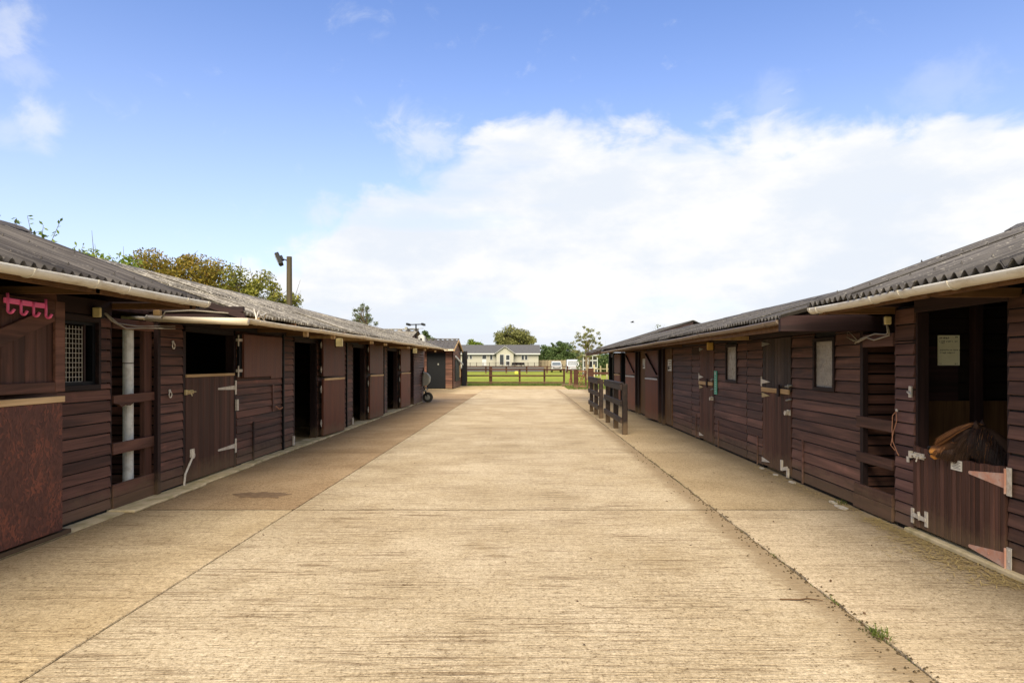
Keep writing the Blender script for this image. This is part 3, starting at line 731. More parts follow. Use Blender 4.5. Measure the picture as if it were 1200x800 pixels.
for (a, b, _, zt) in holes: opening(Bk, BX, 1, a, b, 1.90)
# gable facing the camera, seen through the gap between the blocks
boards_x(Bk, 7.36, -6.6, BX+.0, .03, 2.0, .11, M['board_x'], gap=.006)
MB().box(-6.6, BX, 7.385, 7.42, .03, 2.03).build('gable_liner', M['black'], Bk)
MB().box(BX-.02, BX+.03, 7.30, 7.36, .03, 2.0).build('corner_post', M['dark_z'], Bk, bevel=.004)
MB().prism([(-3.15, 2.0), (-3.15, 2.04), (-4.85, 2.635), (-6.6, 2.04), (-6.6, 2.0)], 'y', 7.315, 7.34).build('gable_board', M['dark_x'], Bk)
MB().box(-4.75, -3.15, 7.25, 7.30, 2.075, 2.14).box(-4.75, -3.16, 7.27, 7.312, 1.985, 2.07).build('tie_beam', M['dark_x'], Bk, bevel=.005)
MB().prism([(-3.12, 1.99), (-3.12, 2.055), (-4.85, 2.65), (-4.85, 2.55)], 'y', 7.25-.03, 7.25).build('barge_board', M['dark_x'], Bk)
MB().prism([(-3.16, 2.0), (-3.16, 2.03), (-4.85, 2.62), (-6.6, 2.03), (-6.6, 2.0)], 'y', 25.5, 25.53).build('gable_board', M['dark_x'], Bk)
y = 7.6
while y < 25.3:
    MB().box(-4.2, -3.12, y, y+.045, 1.985, 2.045).build('rafter_tail', M['raw_z'] if int(y*2) % 3 == 0 else M['brown_x'], Bk, bevel=.003); y += 1.22
for y in (9.15, 10.45, 13.1, 14.4, 17.2, 20.1, 22.4):
    MB().box(-3.13, -3.07, y, y+.07, 1.88 if y in (9.15,) else 1.90, 1.955).build('gutter_block', M['raw_z'], Bk, bevel=.004)
# stable door: closed lower half with raw strip, opened upper leaf
DX = BX+.012
ld = MB().box(BX-.03, BX-.008, 7.93, 9.24, .05, 1.33).build('lower_door', M['dark_z'], Bk)
planks_z(None, ld, 'x', BX-.008, 1, 7.93, 9.24, .05, 1.33, 9, M['plank'], t=.024)
MB().box(BX-.03, BX+.03, 7.93, 9.24, 1.332, 1.368).build('top_strip', M['raw_y'], ld, bevel=.003)
strap_hinge(ld, BX+.018, 1, 9.26, 1.16, .50, M['galv']); strap_hinge(ld, BX+.018, 1, 9.26, .33, .50, M['galv'])
bolt(ld, BX+.018, 1, 8.02, 1.15, -1, mat=M['brass'])
b = MB(); b.tube([(BX+.03, 7.86, .02), (BX+.035, 7.88, .16), (BX+.035, 8.05, .34), (BX+.03, 8.08, .42)], .013, 8); b.disc((BX+.03, 8.07, .36), .04, 'x', .02, 12); b.box(BX+.018, BX+.026, 8.02, 8.12, .34, .44)
b.build('kick_latch', M['galv'], ld)
ud = MB().box(BX+.05, BX+.085, 9.42, 10.52, 1.30, 1.93).build('upper_door', M['ply_brown'], Bk, bevel=.003)
MB().box(BX+.02, BX+.05, 9.33, 9.42, 1.32, 1.92).build('ledge', M['black'], ud)
for z in (1.40, 1.84):
    MB().box(BX+.02, BX+.06, 9.29, 9.42, z-.02, z+.02).tube([(BX+.045, 9.32, z-.09), (BX+.045, 9.32, z+.07)], .010, 6).build('hinge', M['galv'], ud)
MB().box(BX+.0225, BX+.038, 10.53, 11.02, 1.26, 1.94).build('ply_panel', M['ply_brown'], Bk, bevel=.002)
for yh in (12.98, 16.88, 21.13): open_leaf(Bk, BX+.09, 1, yh, 4.5)
MB().box(BX+.02, BX+.034, 10.62, 10.68, .72, 1.16).build('batten', M['board_pink'], Bk)
MB().box(BX+.022, BX+.034, 9.86, 9.9, .03, .62).build('batten', M['dark_z'], Bk)
for (y, z) in ((7.62, 1.72), (7.55, 1.15)):
    b = MB(); pts = [(BX+.035+.0*k, y+.028*math.sin(2*math.pi*k/14), z-.01+.034*math.cos(2*math.pi*k/14)) for k in range(15)]; b.tube(pts, .0065, 6, cap=False); b.disc((BX+.026, y, z+.035), .018, 'x', .012, 10)
    b.build('tie_ring', M['galv'], Bk, smooth=True)
for (y, z) in ((11.58, .12), (15.56, .12), (9.3, .9)): MB().box(BX+.02, BX+.05, y-.03, y+.02, z-.07, z+.09).build('door_catch', M['galv'], Bk)
MB().box(-6.4, BX-.05, 6.56, 7.30, 2.05, 2.08).build('gap_shade_board', M['dark_x'], Bk)  # unseen board added over the gap to keep the sky light out
# barrier across the gap between the two left-hand blocks
gp = thing('slat_barrier', 'brown rails with a chewed top rail closing the gap by the white downpipe', 'barrier', (BX, 6.95, 0))
poly = [(6.58, 1.10), (6.66, 1.085), (6.72, 1.05), (6.79, 1.075), (6.86, 1.06), (6.93, 1.09), (7.0, 1.085), (7.25, 1.095), (7.36, 1.09), (7.36, 1.185), (6.58, 1.175)]
MB().prism(poly, 'x', LX-.005, LX+.03).build('rail', M['board'], gp)
MB().box(LX-.005, LX+.028, 6.58, 7.38, .575, .69).build('rail', M['board'], gp, bevel=.004)
MB().box(LX-.006, LX+.03, 6.577, 7.37, .02, .14).build('plinth_board', M['board'], gp, bevel=.004)
MB().box(LX-.004, LX+.027, 6.577, 7.37, .143, .27).build('plinth_board', M['board'], gp, bevel=.004)
MB().box(LX-.06, LX-.004, 7.17, 7.31, .02, 1.9).build('post', M['plank'], gp, bevel=.004)
MB().box(LX-.01, LX+.025, 6.58, 7.36, 1.86, 1.965).build('header', M['board'], gp, bevel=.004)
# white downpipe and the swan-neck pipe that feeds it
dp = thing('downpipe', 'white plastic downpipe standing behind the brown rails in the gap', 'downpipe', (-4.33, 7.08, 0))
MB().tube([(-4.33, 7.08, .12), (-4.33, 7.08, 1.50)], .052, 18).build('lower_pipe', M['pvc'], dp, smooth=False)
MB().tube([(-4.33, 7.08, 1.51), (-4.33, 7.08, 1.89)], .053, 18).build('upper_pipe', M['pvc'], dp)
MB().tube([(-4.33, 7.08, 1.497), (-4.33, 7.08, 1.512)], .05, 18).build('seal', M['black'], dp)
fp = thing('rainwater_pipe', 'thin cream pipe running from the gutter end across the gap towards the downpipe', 'pipe', (-3.7, 7.03, 2.0))
MB().tube([(-3.0, 7.03, 1.955), (-3.6, 7.03, 1.972), (-4.1, 7.03, 1.992)], [.040, .034, .034], 12).build('pipe', M['gutter2'], fp, smooth=True)
MB().tube([(-4.05, 7.03, 1.990), (-4.37, 7.03, 2.004)], .018, 10).build('thin_pipe', M['gutter2'], fp, smooth=True)
MB().tube([(-4.06, 7.03, 1.975), (-4.10, 7.03, 2.02), (-4.13, 7.03, 1.975)], .012, 6).tube([(-4.04, 7.02, 1.96), (-4.08, 7.0, 2.02)], .008, 5).build('wire_tie', M['galv'], fp)
MB().box(-4.02, -3.95, 7.01, 7.06, 2.02, 2.08).build('support_block', M['raw_z'], fp, bevel=.004)
ws = thing('wire_hanger', 'twisted pale wire tied round the left gutter by the roof corner', 'wire', (-3.1, 7.6, 2.06))
MB().tube([(-3.05, 7.35, 2.0), (-3.06, 7.45, 2.10), (-3.1, 7.5, 2.03), (-3.03, 7.6, 2.09), (-3.1, 7.7, 2.02)], .008, 6).tube([(-3.02, 7.3, 2.0), (-3.1, 7.42, 2.13), (-3.05, 7.62, 2.0)], .007, 6).build('wire', M['galv'], ws, smooth=True)
cb = thing('power_cable', 'dark cable sagging between the left lamp and the gap header', 'cable', (-4.1, 6.9, 1.95))
MB().tube([(-4.15, 6.40, 2.0), (-4.14, 6.5, 1.93), (-4.13, 6.72, 1.865), (-4.12, 7.0, 1.885), (-4.1, 7.4, 1.90), (-4.1, 7.6, 1.91)], .009, 6).tube([(-4.15, 6.42, 2.0), (-4.14, 6.6, 1.91), (-4.13, 6.9, 1.90), (-4.1, 7.6, 1.94)], .007, 6).build('cable', M['cable'], cb, smooth=True)
MB().tube([(-3.92, 7.0, 1.99), (-3.88, 7.0, 2.06), (-3.6, 7.0, 2.075), (-3.2, 7.0, 2.045)], .008, 6).build('cable', M['cable'], cb, smooth=True)
wall_lamp('cream lamp hung from the left gutter beside the first open doorway', -3.14, 11.05, 1.86, 1, M['lens'], .14)
wall_lamp('cream lamp hung from the left gutter beside the third open doorway', -3.14, 18.6, 1.87, 1, M['lens'], .14)
orange = thing('baling_twine', 'short orange twine loop tied to the left wall near the first open door', 'twine', (BX, 10.9, .8))
MB().tube([(BX+.04, 10.72, .80), (BX+.06, 10.85, .74), (BX+.05, 11.0, .76)], .010, 5).build('strand', M['rope'], orange)

# damp stain left on the damp slab
poly = []
for k in range(40):
    a = 2*math.pi*k/40; r_ = 1+.55*mnoise.noise(Vector((math.cos(a)*2, math.sin(a)*2, 4)))+.3*mnoise.noise(Vector((math.cos(a)*6, math.sin(a)*6, 1)))
    poly.append((-3.02+math.cos(a)*.32*r_, 7.42+math.sin(a)*.17*r_))
m_, t_ = newmat('damp_patch', .7, .3)
nn = t_.noise(t_.pos, 14, 5, .7); setc(t_, t_.mix(t_.step(nn, .35, .7), (.13, .082, .045), (.21, .14, .078))); bump(t_, nn, .3, .004); M['damp'] = m_
struct(MB().prism(poly, 'z', .0006, .0036).build('damp_stain', M['damp']))['label'] = 'dark damp stain on the brown left-hand slab'

# ================================================================== RIGHT, NEAR BLOCK
RX = 3.46
C = thing('stable_block', 'near right stable block with grey corrugated roof and the pony in its doorway', 'stable', (RX, 4, 0))
roof(C, -1, 2.73, 2.065, 4.85, 2.83, 1.0, 6.28, M['roof_mid'], pitch=.098, amp=.044, jit=.008)
gutter(C, -1, 2.785, 1.0, 6.27, 2.05, 2.035, .056, M['gutter'], step=.95)
OY0, OY1, OZ = 4.62, 5.74, 1.95
shell(C, -1, RX, 6.24, 1.0, 6.02, 2.02, [(OY0-.0, OY1, 0, OZ)], (1.0, 6.0), xr=4.85, zr=2.82)
boards_y(C, RX, -1, 1.0, OY0-.0, .03, 2.0, .103, M['board_r'])
boards_y(C, RX, -1, OY1, 6.03, .03, 1.70, .103, M['board_pink']); boards_y(C, RX, -1, OY1, 6.03, 1.70, 2.0, .15, M['board_r'])  # pinkish boards low on the strip, browner rows at the top
MB().box(RX-.005, RX+.08, 6.03, 6.055, .03, 2.02).build('corner_trim', M['dark_z'], C)
MB().box(RX-.018, RX+.04, OY0, OY1, OZ, 2.06).build('door_head', M['dark_y'], C, bevel=.004)
for (a, b_) in ((OY0, OY0+.03), (OY1-.03, OY1)): MB().box(RX-.003, RX+.10, a, b_, .02, OZ).build('door_post', M['dark_z'], C, bevel=.003)
for y in (1.7, 3.1, 4.52, 6.05): MB().box(2.80, 3.5, y, y+.05, 1.965, 2.03).build('rafter_tail', M['brown_x'], C, bevel=.003)
MB().box(2.83, 2.87, 1.0, 6.25, 1.965, 2.03).build('fascia', M['brown_x'], C)
MB().prism([(2.75, 2.0), (2.75, 2.04), (4.85, 2.80), (4.85, 2.71)], 'y', 6.24, 6.27).build('barge_board', M['dark_x'], C)
MB().prism([(2.83, 2.03), (4.85, 2.76), (6.24, 2.03)], 'y', 6.0, 6.03).build('gable_board', M['dark_x'], C)
# inside: cross wall boards, kick board, post, notice
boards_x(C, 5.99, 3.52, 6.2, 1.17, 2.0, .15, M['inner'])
MB().box(3.52, 6.2, 5.95, 5.975, .03, 1.16).build('kick_board', M['ply_raw'], C, bevel=.003)
MB().box(4.08, 4.16, 5.88, 5.96, .03, 2.3).build('inner_post', M['dark_z'], C, bevel=.004)
MB().box(3.56, 3.98, 5.955, 5.962, 1.10, 1.66).build('inner_board', M['dark_x'], C)
nt = thing('notice', 'cream paper notice with lines of writing pinned inside the pony stable', 'notice', (3.88, 5.94, 1.63))
MB().box(3.785, 3.985, 5.942, 5.947, 1.485, 1.76).build('sheet', M['cream_paper'], nt)
def scrawl(b, x0, x1, z, y, h=.012, seed=0):
    x = x0; rs = np.random.RandomState(seed)
    while x < x1:
        l = rs.uniform(.004, .010); k = rs.rand()
        if k < .16: x += .008; continue
        zz = z+rs.uniform(-.002, .002); hh = h*rs.uniform(.5, 1.1)
        if k < .6: b.box(x, x+.0028, y-.0012, y, zz-hh/2, zz+hh/2)
        else: b.box(x, x+l, y-.0012, y, zz-.0015, zz+.0015); b.box(x, x+.0025, y-.0012, y, zz-hh/2, zz+hh/2)
        x += l+.002
b = MB()
for i, (a, c_, z) in enumerate(((.015, .10, 1.735), (.015, .175, 1.705), (.02, .07, 1.69), (.02, .195, 1.625), (.02, .15, 1.60), (.16, .18, 1.745), (.015, .03, 1.50), (.155, .18, 1.50))):
    scrawl(b, 3.785+a, 3.785+c_, z, 5.9415, .014 if i else .018, i)
b.build('writing', M['ink'], nt)
# pony door: planked, with dipping top edge
pd = thing('stable_door', 'low closed planked half door below the pony with pinkish strap hinges', 'door', (RX, 5.18, 0))
def ptop(y): f = (y-OY0)/(OY1-OY0); return .765+.022*f-.030*math.sin(math.pi*f)+.004*math.sin(f*40)
n_ = 21; w_ = (OY1-OY0-.02)/n_
for k in range(n_):
    a = OY0+.01+k*w_+.0022; b_ = a+w_-.0044; j = rng.uniform(0, .003)
    MB().prism([(a, .075), (b_, .075), (b_, ptop(b_)), (a, ptop(a))], 'x', RX-.030-j, RX-.004).build('plank', M['plank'], pd, bevel=.003)
for zz in (.12, .55): MB().box(RX-.003, RX+.02, OY0+.02, OY1-.02, zz, zz+.11).build('ledge', M['dark_y'], pd)
FX = RX-.034
strap_hinge(pd, FX, -1, OY0-.004, .665, .38, M['primer'], dir_=-1, wide=.10); strap_hinge(pd, FX, -1, OY0-.004, .10, .38, M['primer'], dir_=-1, wide=.10)
bolt(pd, FX, -1, 5.63, .70, 1); kick_latch(pd, FX, -1, 5.52, .17, 1)
MB().box(RX-.03, RX-.024, 5.79, 5.83, .62, .67).build('catch', M['galv'], pd)
pl = thing('name_plate', 'small white printed plate fixed on the pony half door', 'plate', (FX, 5.09, .67))
MB().box(FX-.004, FX, 5.08, 5.21, .655, .735).build('plate', M['paper'], pl)
b = MB()
for i in range(5):
    z = .72-i*.012; b.box(FX-.0052, FX-.004, 5.095+(.02 if i % 2 else 0), 5.195-(.015 if i % 3 else 0), z-.0018, z+.0018)
b.build('print', M['ink'], pl)
MB().box(RX-.075, RX+.05, 4.3, 5.80, .001, .045).build('door_sill', M['kerb'], C, bevel=.01)
for z in (1.25,): MB().box(RX-.032, RX-.02, 5.755, 5.795, z-.05, z+.05).tube([(RX-.04, 5.74, z-.03), (RX-.04, 5.8, z)], .008, 6).build('door_catch', M['galv'], C)
wall_lamp('cream lamp with trailing wires on the near right block corner', RX-.10, 6.05, 1.90, -1, M['lens'], .075)
cb = thing('power_cable', 'pale cables looping from the right lamp across the header board', 'cable', (3.4, 6.2, 1.8))
MB().tube([(3.37, 6.03, 1.86), (3.38, 6.02, 1.80), (3.40, 6.05, 1.765), (3.40, 6.2, 1.745), (3.40, 6.32, 1.73), (3.40, 6.45, 1.76), (3.40, 6.62, 1.72), (3.40, 6.75, 1.76)], .008, 6).tube([(3.36, 6.02, 1.86), (3.37, 6.02, 1.79), (3.40, 6.1, 1.775), (3.40, 6.3, 1.79), (3.40, 6.55, 1.755), (3.40, 6.68, 1.71)], .007, 6).tube([(3.40, 6.62, 1.73), (3.38, 6.7, 1.80), (3.39, 6.82, 1.85), (3.40, 6.84, 1.78), (3.40, 6.70, 1.73)], .004, 5).build('cable', M['cable'], cb, smooth=True)
rp = thing('lead_rope', 'frayed orange twine hanging on the pinkish right wall corner', 'twine', (3.42, 6.0, 1.0))
MB().tube([(3.43, 5.99, 1.06), (3.42, 6.03, 1.02), (3.42, 6.04, .90), (3.42, 6.03, .78), (3.42, 5.96, .69), (3.42, 5.93, .66)], .0045, 6).tube([(3.43, 5.99, 1.06), (3.425, 5.97, .98), (3.42, 6.02, .86), (3.42, 6.06, .74), (3.42, 5.99, .70)], .004, 6).build('strand', M['rope'], rp, smooth=True)
MB().disc((3.435, 5.99, 1.07), .014, 'x', .01, 8).build('hook', M['galv'], rp)

# ================================================================== RIGHT, LONG BLOCK
D = thing('stable_block', 'long right stable block with plank doors, cloudy windows and grey gutter', 'stable', (RX, 14, 0))
roof(D, -1, 2.57, 1.975, 4.07, 2.40, 6.50, 22.3, M['roof_mid'], pitch=.095, amp=.04, jit=.006)
gutter(D, -1, 2.60, 6.6, 22.3, 1.945, 1.90, .05, M['gutter_grey'], step=1.0, lens=3.0)
MB().box(2.66, 2.70, 6.6, 22.2, 1.84, 1.94).build('fascia', M['brown_x'], D)
holesR = [(7.22, 7.70, 1.20, 1.80), (8.37, 9.39, 0, 1.86), (10.54, 11.06, 1.17, 1.80), (11.80, 12.77, 0, 1.86), (15.85, 16.35, 0, 1.86), (19.2, 19.75, 0, 1.86)]
shell(D, -1, RX, 5.57, 6.66, 22.2, 1.95, holesR, (10.0, 13.3, 17.6, 22.1), xr=4.07, zr=2.42)
H = .128
wl = [(6.66, 8.36, .03, 1.182), (6.66, 7.19, 1.182, 1.86), (7.73, 8.36, 1.182, 1.86), (9.40, 10.04, .03, 1.86), (10.07, 11.79, .03, 1.182), (10.07, 10.50, 1.182, 1.86), (11.10, 11.79, 1.182, 1.86), (12.78, 13.36, .03, 1.86), (13.39, 15.1, .03, 1.86)]
for (a, b, z0, z1) in wl: boards_y(D, RX, -1, a, b, z0, z1, H, M['board_r'])

MB().box(RX-.04, RX+.04, 6.66, 22.2, 1.862, 1.95).build('wall_plate', M['dark_y'], D)
for y in (10.055, 13.375): MB().box(RX-.012, RX+.01, y-.014, y+.014, .03, 1.86).build('joint_batten', M['black'], D)
boards_x(D, 6.66, RX, 5.55, .03, 1.86, .105, M['board_x'], gap=.006)
MB().box(RX, 5.55, 6.685, 6.71, .03, 1.9).build('gable_liner', M['black'], D)
MB().box(RX-.02, RX+.035, 6.60, 6.66, .03, 1.86).build('corner_post', M['dark_z'], D, bevel=.004)
MB().box(2.575, 3.95, 6.53, 6.585, 1.825, 1.985).build('tie_beam', M['dark_x'], D, bevel=.005)
MB().prism([(2.60, 1.9), (2.60, 1.95), (4.07, 2.39), (5.57, 1.95), (5.57, 1.9)], 'y', 6.60, 6.625).build('gable_board', M['dark_x'], D)
for y in (9.9, 12.0, 14.1, 16.2, 18.3, 20.4): MB().box(2.70, 3.5, y, y+.05, 1.86, 1.92).build('rafter_tail', M['brown_x'] if y > 10 else M['raw_z'], D, bevel=.003)
def pane_window(root, y0, y1, z0, z1):
    f = MB()
    for q in ((y0, y1, z0, z0+.045), (y0, y1, z1-.045, z1), (y0, y0+.045, z0+.045, z1-.045), (y1-.045, y1, z0+.045, z1-.045)): f.box(RX-.034, RX+.06, *q)
    wn = f.build('window', M['dark_y'], root, bevel=.003)
    MB().box(RX-.004, RX+.004, y0+.045, y1-.045, z0+.045, z1-.045).build('pane', M['pane'], wn)
    MB().box(RX-.014, RX-.005, y0+.045, y0+.062, z0+.045, z1-.045).build('glazing_bead', M['raw_z'], wn); return wn
pane_window(D, 7.19, 7.73, 1.185, 1.80); pane_window(D, 10.50, 11.10, 1.185, 1.82)
def plank_door(root, y0, y1, n, mat_u, mat_l):
    dr = MB().box(RX+.0, RX+.02, y0, y1, .05, 1.85).build('door', M['dark_z'], root)
    planks_z(None, dr, 'x', RX, -1, y0+.005, y1-.005, .05, 1.135, n, mat_l, t=.018)
    planks_z(None, dr, 'x', RX, -1, y0+.005, y1-.005, 1.145, 1.85, n, mat_u, t=.020)
    X_ = RX-.024
    MB().box(X_-.022, X_, y0+.02, y1-.01, 1.10, 1.165).build('raw_bar', M['raw_y'], dr, bevel=.003)
    MB().box(X_-.045, X_-.0225, y0+.29, y0+.36, 1.06, 1.22).build('keeper', M['dark_z'], dr, bevel=.003)
    for z in (1.78, 1.245, 1.05, .12):
        b = MB(); b.prism([(y1+.01, z-.035), (y1+.01, z+.035), (y1-.30, z)], 'x', X_-.006, X_-.0001)
        b.box(X_-.006, X_-.0001, y1+.012, y1+.05, z-.07, z+.07) if z in (1.245,) else None
        b.build('hinge', M['brass'] if z in (1.05,) else M['galv'] if z < 1.5 else M['steel'], dr)
    b = MB(); b.disc((X_-.03, y0+.06, .86), .032, 'x', .05, 10); b.tube([(X_-.03, y0+.04, .88), (X_-.05, y0-.03, .90)], .01, 6); b.box(X_-.012, X_, y0+.0, y0+.1, .83, .90); b.build('handle', M['galv'], dr)
    b = MB(); b.tube([(X_-.012, y0+.14, 1.20), (X_-.012, y0-.05, 1.22)], .014, 6); b.disc((X_-.02, y0+.02, 1.21), .026, 'x', .02, 8); b.tube([(X_-.012, y0+.12, 1.02), (X_-.012, y0-.04, 1.04)], .012, 6); b.build('bolt', M['steel'], dr)
    return dr
d1 = plank_door(D, 8.38, 9.38, 9, M['plank_grey'], M['plank'])
MB().bar((RX-.04, 8.45, .14), (RX-.04, 8.62, .10), .012, .045).box(RX-.05, RX-.025, 8.42, 8.46, .02, .14).box(RX-.05, RX-.025, 8.62, 8.66, .08, .22).build('kick_latch', M['galv'], d1)
plank_door(D, 11.81, 12.76, 9, M['plank'], M['plank'])
for (y, h) in ((8.0, .56), (9.56, .44), (11.5, .5), (13.0, .5)):
    MB().box(RX-.035, RX-.022, y, y+.028, .02, h).build('upright_strip', M['board_pink'], D)
# open leaves and ply-faced jamb panels further along
open_leaf(D, RX-.06, -1, 16.38, 4.5, 1.2, z1=1.84, split=1.16, brace=True, upper=M['ply_brown'], strip=M['white'])
open_leaf(D, RX-.06, -1, 19.78, 4.5, 1.2, z1=1.84, split=1.16, brace=True, upper=M['ply_red'], strip=M['white'])
for (a, b_) in ((15.1, 15.85), (18.4, 19.2)): MB().box(RX-.035, RX-.004, a, b_, .05, 1.86).build('ply_panel', M['ply_raw'], D, bevel=.003)
boards_y(D, RX, -1, 17.0, 18.4, .03, 1.86, H, M['board_r']); boards_y(D, RX, -1, 20.4, 22.2, .03, 1.86, H, M['board_r'])
boards_y(D, RX, -1, 16.36, 17.0, .03, 1.86, H, M['board_r']); boards_y(D, RX, -1, 19.76, 20.4, .03, 1.86, H, M['board_r'])
for (a, b_) in ((15.8, 16.4), (19.15, 19.8)):
    for q in (a+.04, b_-.1): MB().box(RX-.10, RX+.08, q, q+.07, .02, 1.86).build('door_post', M['dark_z'], D)
for (y0, y1, z0, z1, lab) in ((15.12, 15.50, 1.33, 1.60, 'white notice on the ply panel nearest the plank doors'), (18.45, 18.80, 1.36, 1.64, 'small white notice on the ply panel between the two open doors')):
    nt = thing('notice', lab, 'notice', (RX-.04, y0, z0)); MB().box(RX-.042, RX-.036, y0, y1, z0, z1).build('sheet', M['paper'], nt)
    b = MB()
    for i in range(4): b.box(RX-.0435, RX-.042, y0+.04, y1-.05-.05*(i % 2), z1-.05-i*.055, z1-.035-i*.055)
    b.box(RX-.0435, RX-.042, y0+.22, y1-.03, z0+.03, z0+.10); b.build('print', M['ink'], nt)
gs = thing('door_sign', 'tall narrow green sign with white marks beside the far plank door', 'sign', (RX-.03, 11.66, 1.1))
MB().box(RX-.034, RX-.026, 11.57, 11.74, .95, 1.37).build('plate', M['green'], gs)
b = MB()
b.disc((RX-.036, 11.655, 1.325), .03, 'x', .003, 10)
for i in range(7): b.box(RX-.0375, RX-.034, 11.62, 11.69, 1.265-i*.042, 1.245-i*.042+.008)
b.build('print', M['white'], gs)
wall_lamp('amber lamp hung under the right eave beside the far plank door', 3.18, 11.2, 1.80, -1, M['amber'], .13)
MB().box(RX+.03, 5.5, 6.04, 6.66, 2.0, 2.03).build('gap_shade_board', M['dark_x'], D)  # hidden cover added above this gap so the boards inside stay dark
# barrier across the gap between the two right-hand blocks
gp = thing('slat_barrier', 'dark brown rails over a deep plinth closing the gap left of the pony stable', 'barrier', (RX, 6.35, 0))
MB().box(RX-.03, RX+.003, 6.06, 6.72, .855, .965).build('rail', M['board_r'], gp, bevel=.004)
MB().box(RX-.03, RX+.003, 6.06, 6.72, .50, .60).build('rail', M['board_r'], gp, bevel=.004)
MB().box(RX-.032, RX+.003, 6.06, 6.78, .02, .16).build('plinth_board', M['board_r'], gp, bevel=.004)
MB().box(RX-.030, RX+.003, 6.06, 6.76, .163, .27).build('plinth_board', M['board_r'], gp, bevel=.004)
MB().box(RX-.025, RX+.003, 6.06, 6.60, 1.665, 1.79).build('header', M['board_pink'], gp, bevel=.004)

# ================================================================== RIGHT, FAR BLOCK
E = thing('stable_block', 'far right stable block with a taller roof rising behind the long one', 'stable', (3.5, 24, 0))
roof(E, -1, 2.5, 1.95, 5.65, 2.93, 21.8, 27.0, M['roof_mid'], pitch=.1, amp=.04, fix=False)
MB().prism([(2.52, 1.86), (2.52, 1.92), (5.65, 2.90), (5.65, 2.80)], 'y', 21.77, 21.80).build('barge_board', M['dark_x'], E)
MB().box(2.55, 2.6, 22.0, 27, 1.83, 1.93).build('fascia', M['brown_x'], E)
MB().prism([(2.6, 1.9), (5.65, 2.86), (8.7, 1.9)], 'y', 21.9, 21.93).build('gable_board', M['dark_x'], E)
MB().box(8.5, 8.55, 22, 27, 0, 1.95).build('back_wall', M['inner'], E)
MB().box(RX, 8.5, 26.6, 26.65, 0, 1.95).build('end_wall', M['inner'], E)
MB().box(RX, RX+.05, 24.05, 24.9, 0, 1.9).build('wall_panel', M['dark_z'], E)
MB().box(RX-.02, RX+.08, 21.95, 22.25, 0, 1.9).build('wall_panel', M['dark_z'], E)
open_leaf(E, RX-.04, -1, 23.0, 4, 1.0, z1=1.84, split=1.16, upper=M['ply_brown'])
for y in (22.9, 24.95, 26.2): MB().box(RX-.06, RX+.06, y, y+.12, 0, 1.9).build('post', M['black'], E, bevel=.006)
MB().box(RX+.0, RX+.04, 25.1, 26.2, 1.75, 1.9).build('door_head', M['dark_y'], E)

# ================================================================== dark post-and-rail sections in the yard
def yard_rail(label, x, ys_, hs):
    t = thing('post_and_rail', label, 'railing', (x, sum(ys_)/len(ys_), 0), 'dark post and rail sections standing in the yard')
    for y, h in zip(ys_, hs):
        MB().box(x-.055, x+.055, y-.05, y+.05, 0, h).build('post', M['rail'], t, bevel=.006)
    a, b = ys_[0], ys_[-1]
    for i, z in enumerate((1.0, .66, .30)):
        MB().box(x-.10, x-.056, a-.02, b+.06, z-.06, z+.06).build('rail', M['rail'], t, bevel=.005)
    MB().box(x-.105, x+.0, a+.06, b+.08, 1.065, 1.10).build('cap_rail', M['rail'], t, bevel=.005)
    return t
yard_rail('nearer dark brown post and rail section standing on the concrete', 2.12, (13.75, 15.1, 16.55), (1.07, 1.02, 1.02))
yard_rail('farther dark brown post and rail section, left of the nearer one', 2.10, (17.85, 19.1, 20.4), (1.07, 1.02, 1.02))
# ================================================================== far end of the yard, left
def px(x, y, Y): return ((x-615)/760*Y, Y, 1.5-(y-426)/760*Y)     # where a measured point lies at depth Y
L3 = thing('stable_block', 'small end stable with a black doorway facing the yard', 'stable', (-6.5, 39.3, 0))
def cross_roof(root, x0, x1, ye, ze, yr, zr, yb, mat, pitch=.30, amp=.07):
    nx = int((x1-x0)/pitch*8); 
    for (ya, za, yc, zc_) in ((ye, ze, yr, zr), (yr, zr, yb, ze)):
        k = 0; x = x0
        while x < x1-.01:
            w_ = min(pitch*4, x1-x); b = MB(); n_ = int(w_/pitch*8); V = []; F = []
            for L_ in (0, 1):
                for j in (0, 1):
                    for i in range(n_+1):
                        xx = x+w_*i/n_; V.append((xx, (ya, yc)[j], (za, zc_)[j]+amp/2*math.cos(2*math.pi*(xx-x0)/pitch)-.01*L_))
            N = 2*(n_+1)
            for i in range(n_): F += [(i, i+1, n_+2+i, n_+1+i), (N+n_+1+i, N+n_+2+i, N+i+1, N+i), (i+1, i, N+i, N+i+1)]
            b.add(V, F); b.build('roof_sheet', mat, root); x += w_
    MB().box(x0, x1+.02, yr-.12, yr+.12, zr+.02, zr+.07).build('ridge_cap', mat, root)
cross_roof(L3, -9.3, -4.22, 38.7, 2.36, 41.5, 3.04, 44.3, M['roof_mid'])
MB().box(-9.2, -5.95, 39.3, 39.36, 0, 2.3).build('front_wall', M['board_x'], L3)
MB().box(-4.80, -4.34, 39.3, 39.36, 0, 2.3).build('front_wall', M['board_x'], L3)
MB().box(-5.95, -4.80, 39.42, 39.47, 0, 2.2).build('door', M['black'], L3)
MB().box(-5.3, -5.22, 39.38, 39.42, 1.42, 1.52).build('door_knob', M['steel'], L3)
MB().box(-5.95, -4.80, 39.3, 39.4, 2.16, 2.3).build('door_head', M['dark_x'], L3)
MB().prism([(39.3, 0), (43.9, 0), (43.9, 2.3), (41.5, 2.92), (39.3, 2.3)], 'x', -4.39, -4.34).build('gable_wall', M['board'], L3)
MB().box(-9.2, -9.15, 39.3, 43.9, 0, 2.3).box(-9.2, -4.4, 43.85, 43.9, 0, 2.3).build('back_wall', M['inner'], L3)
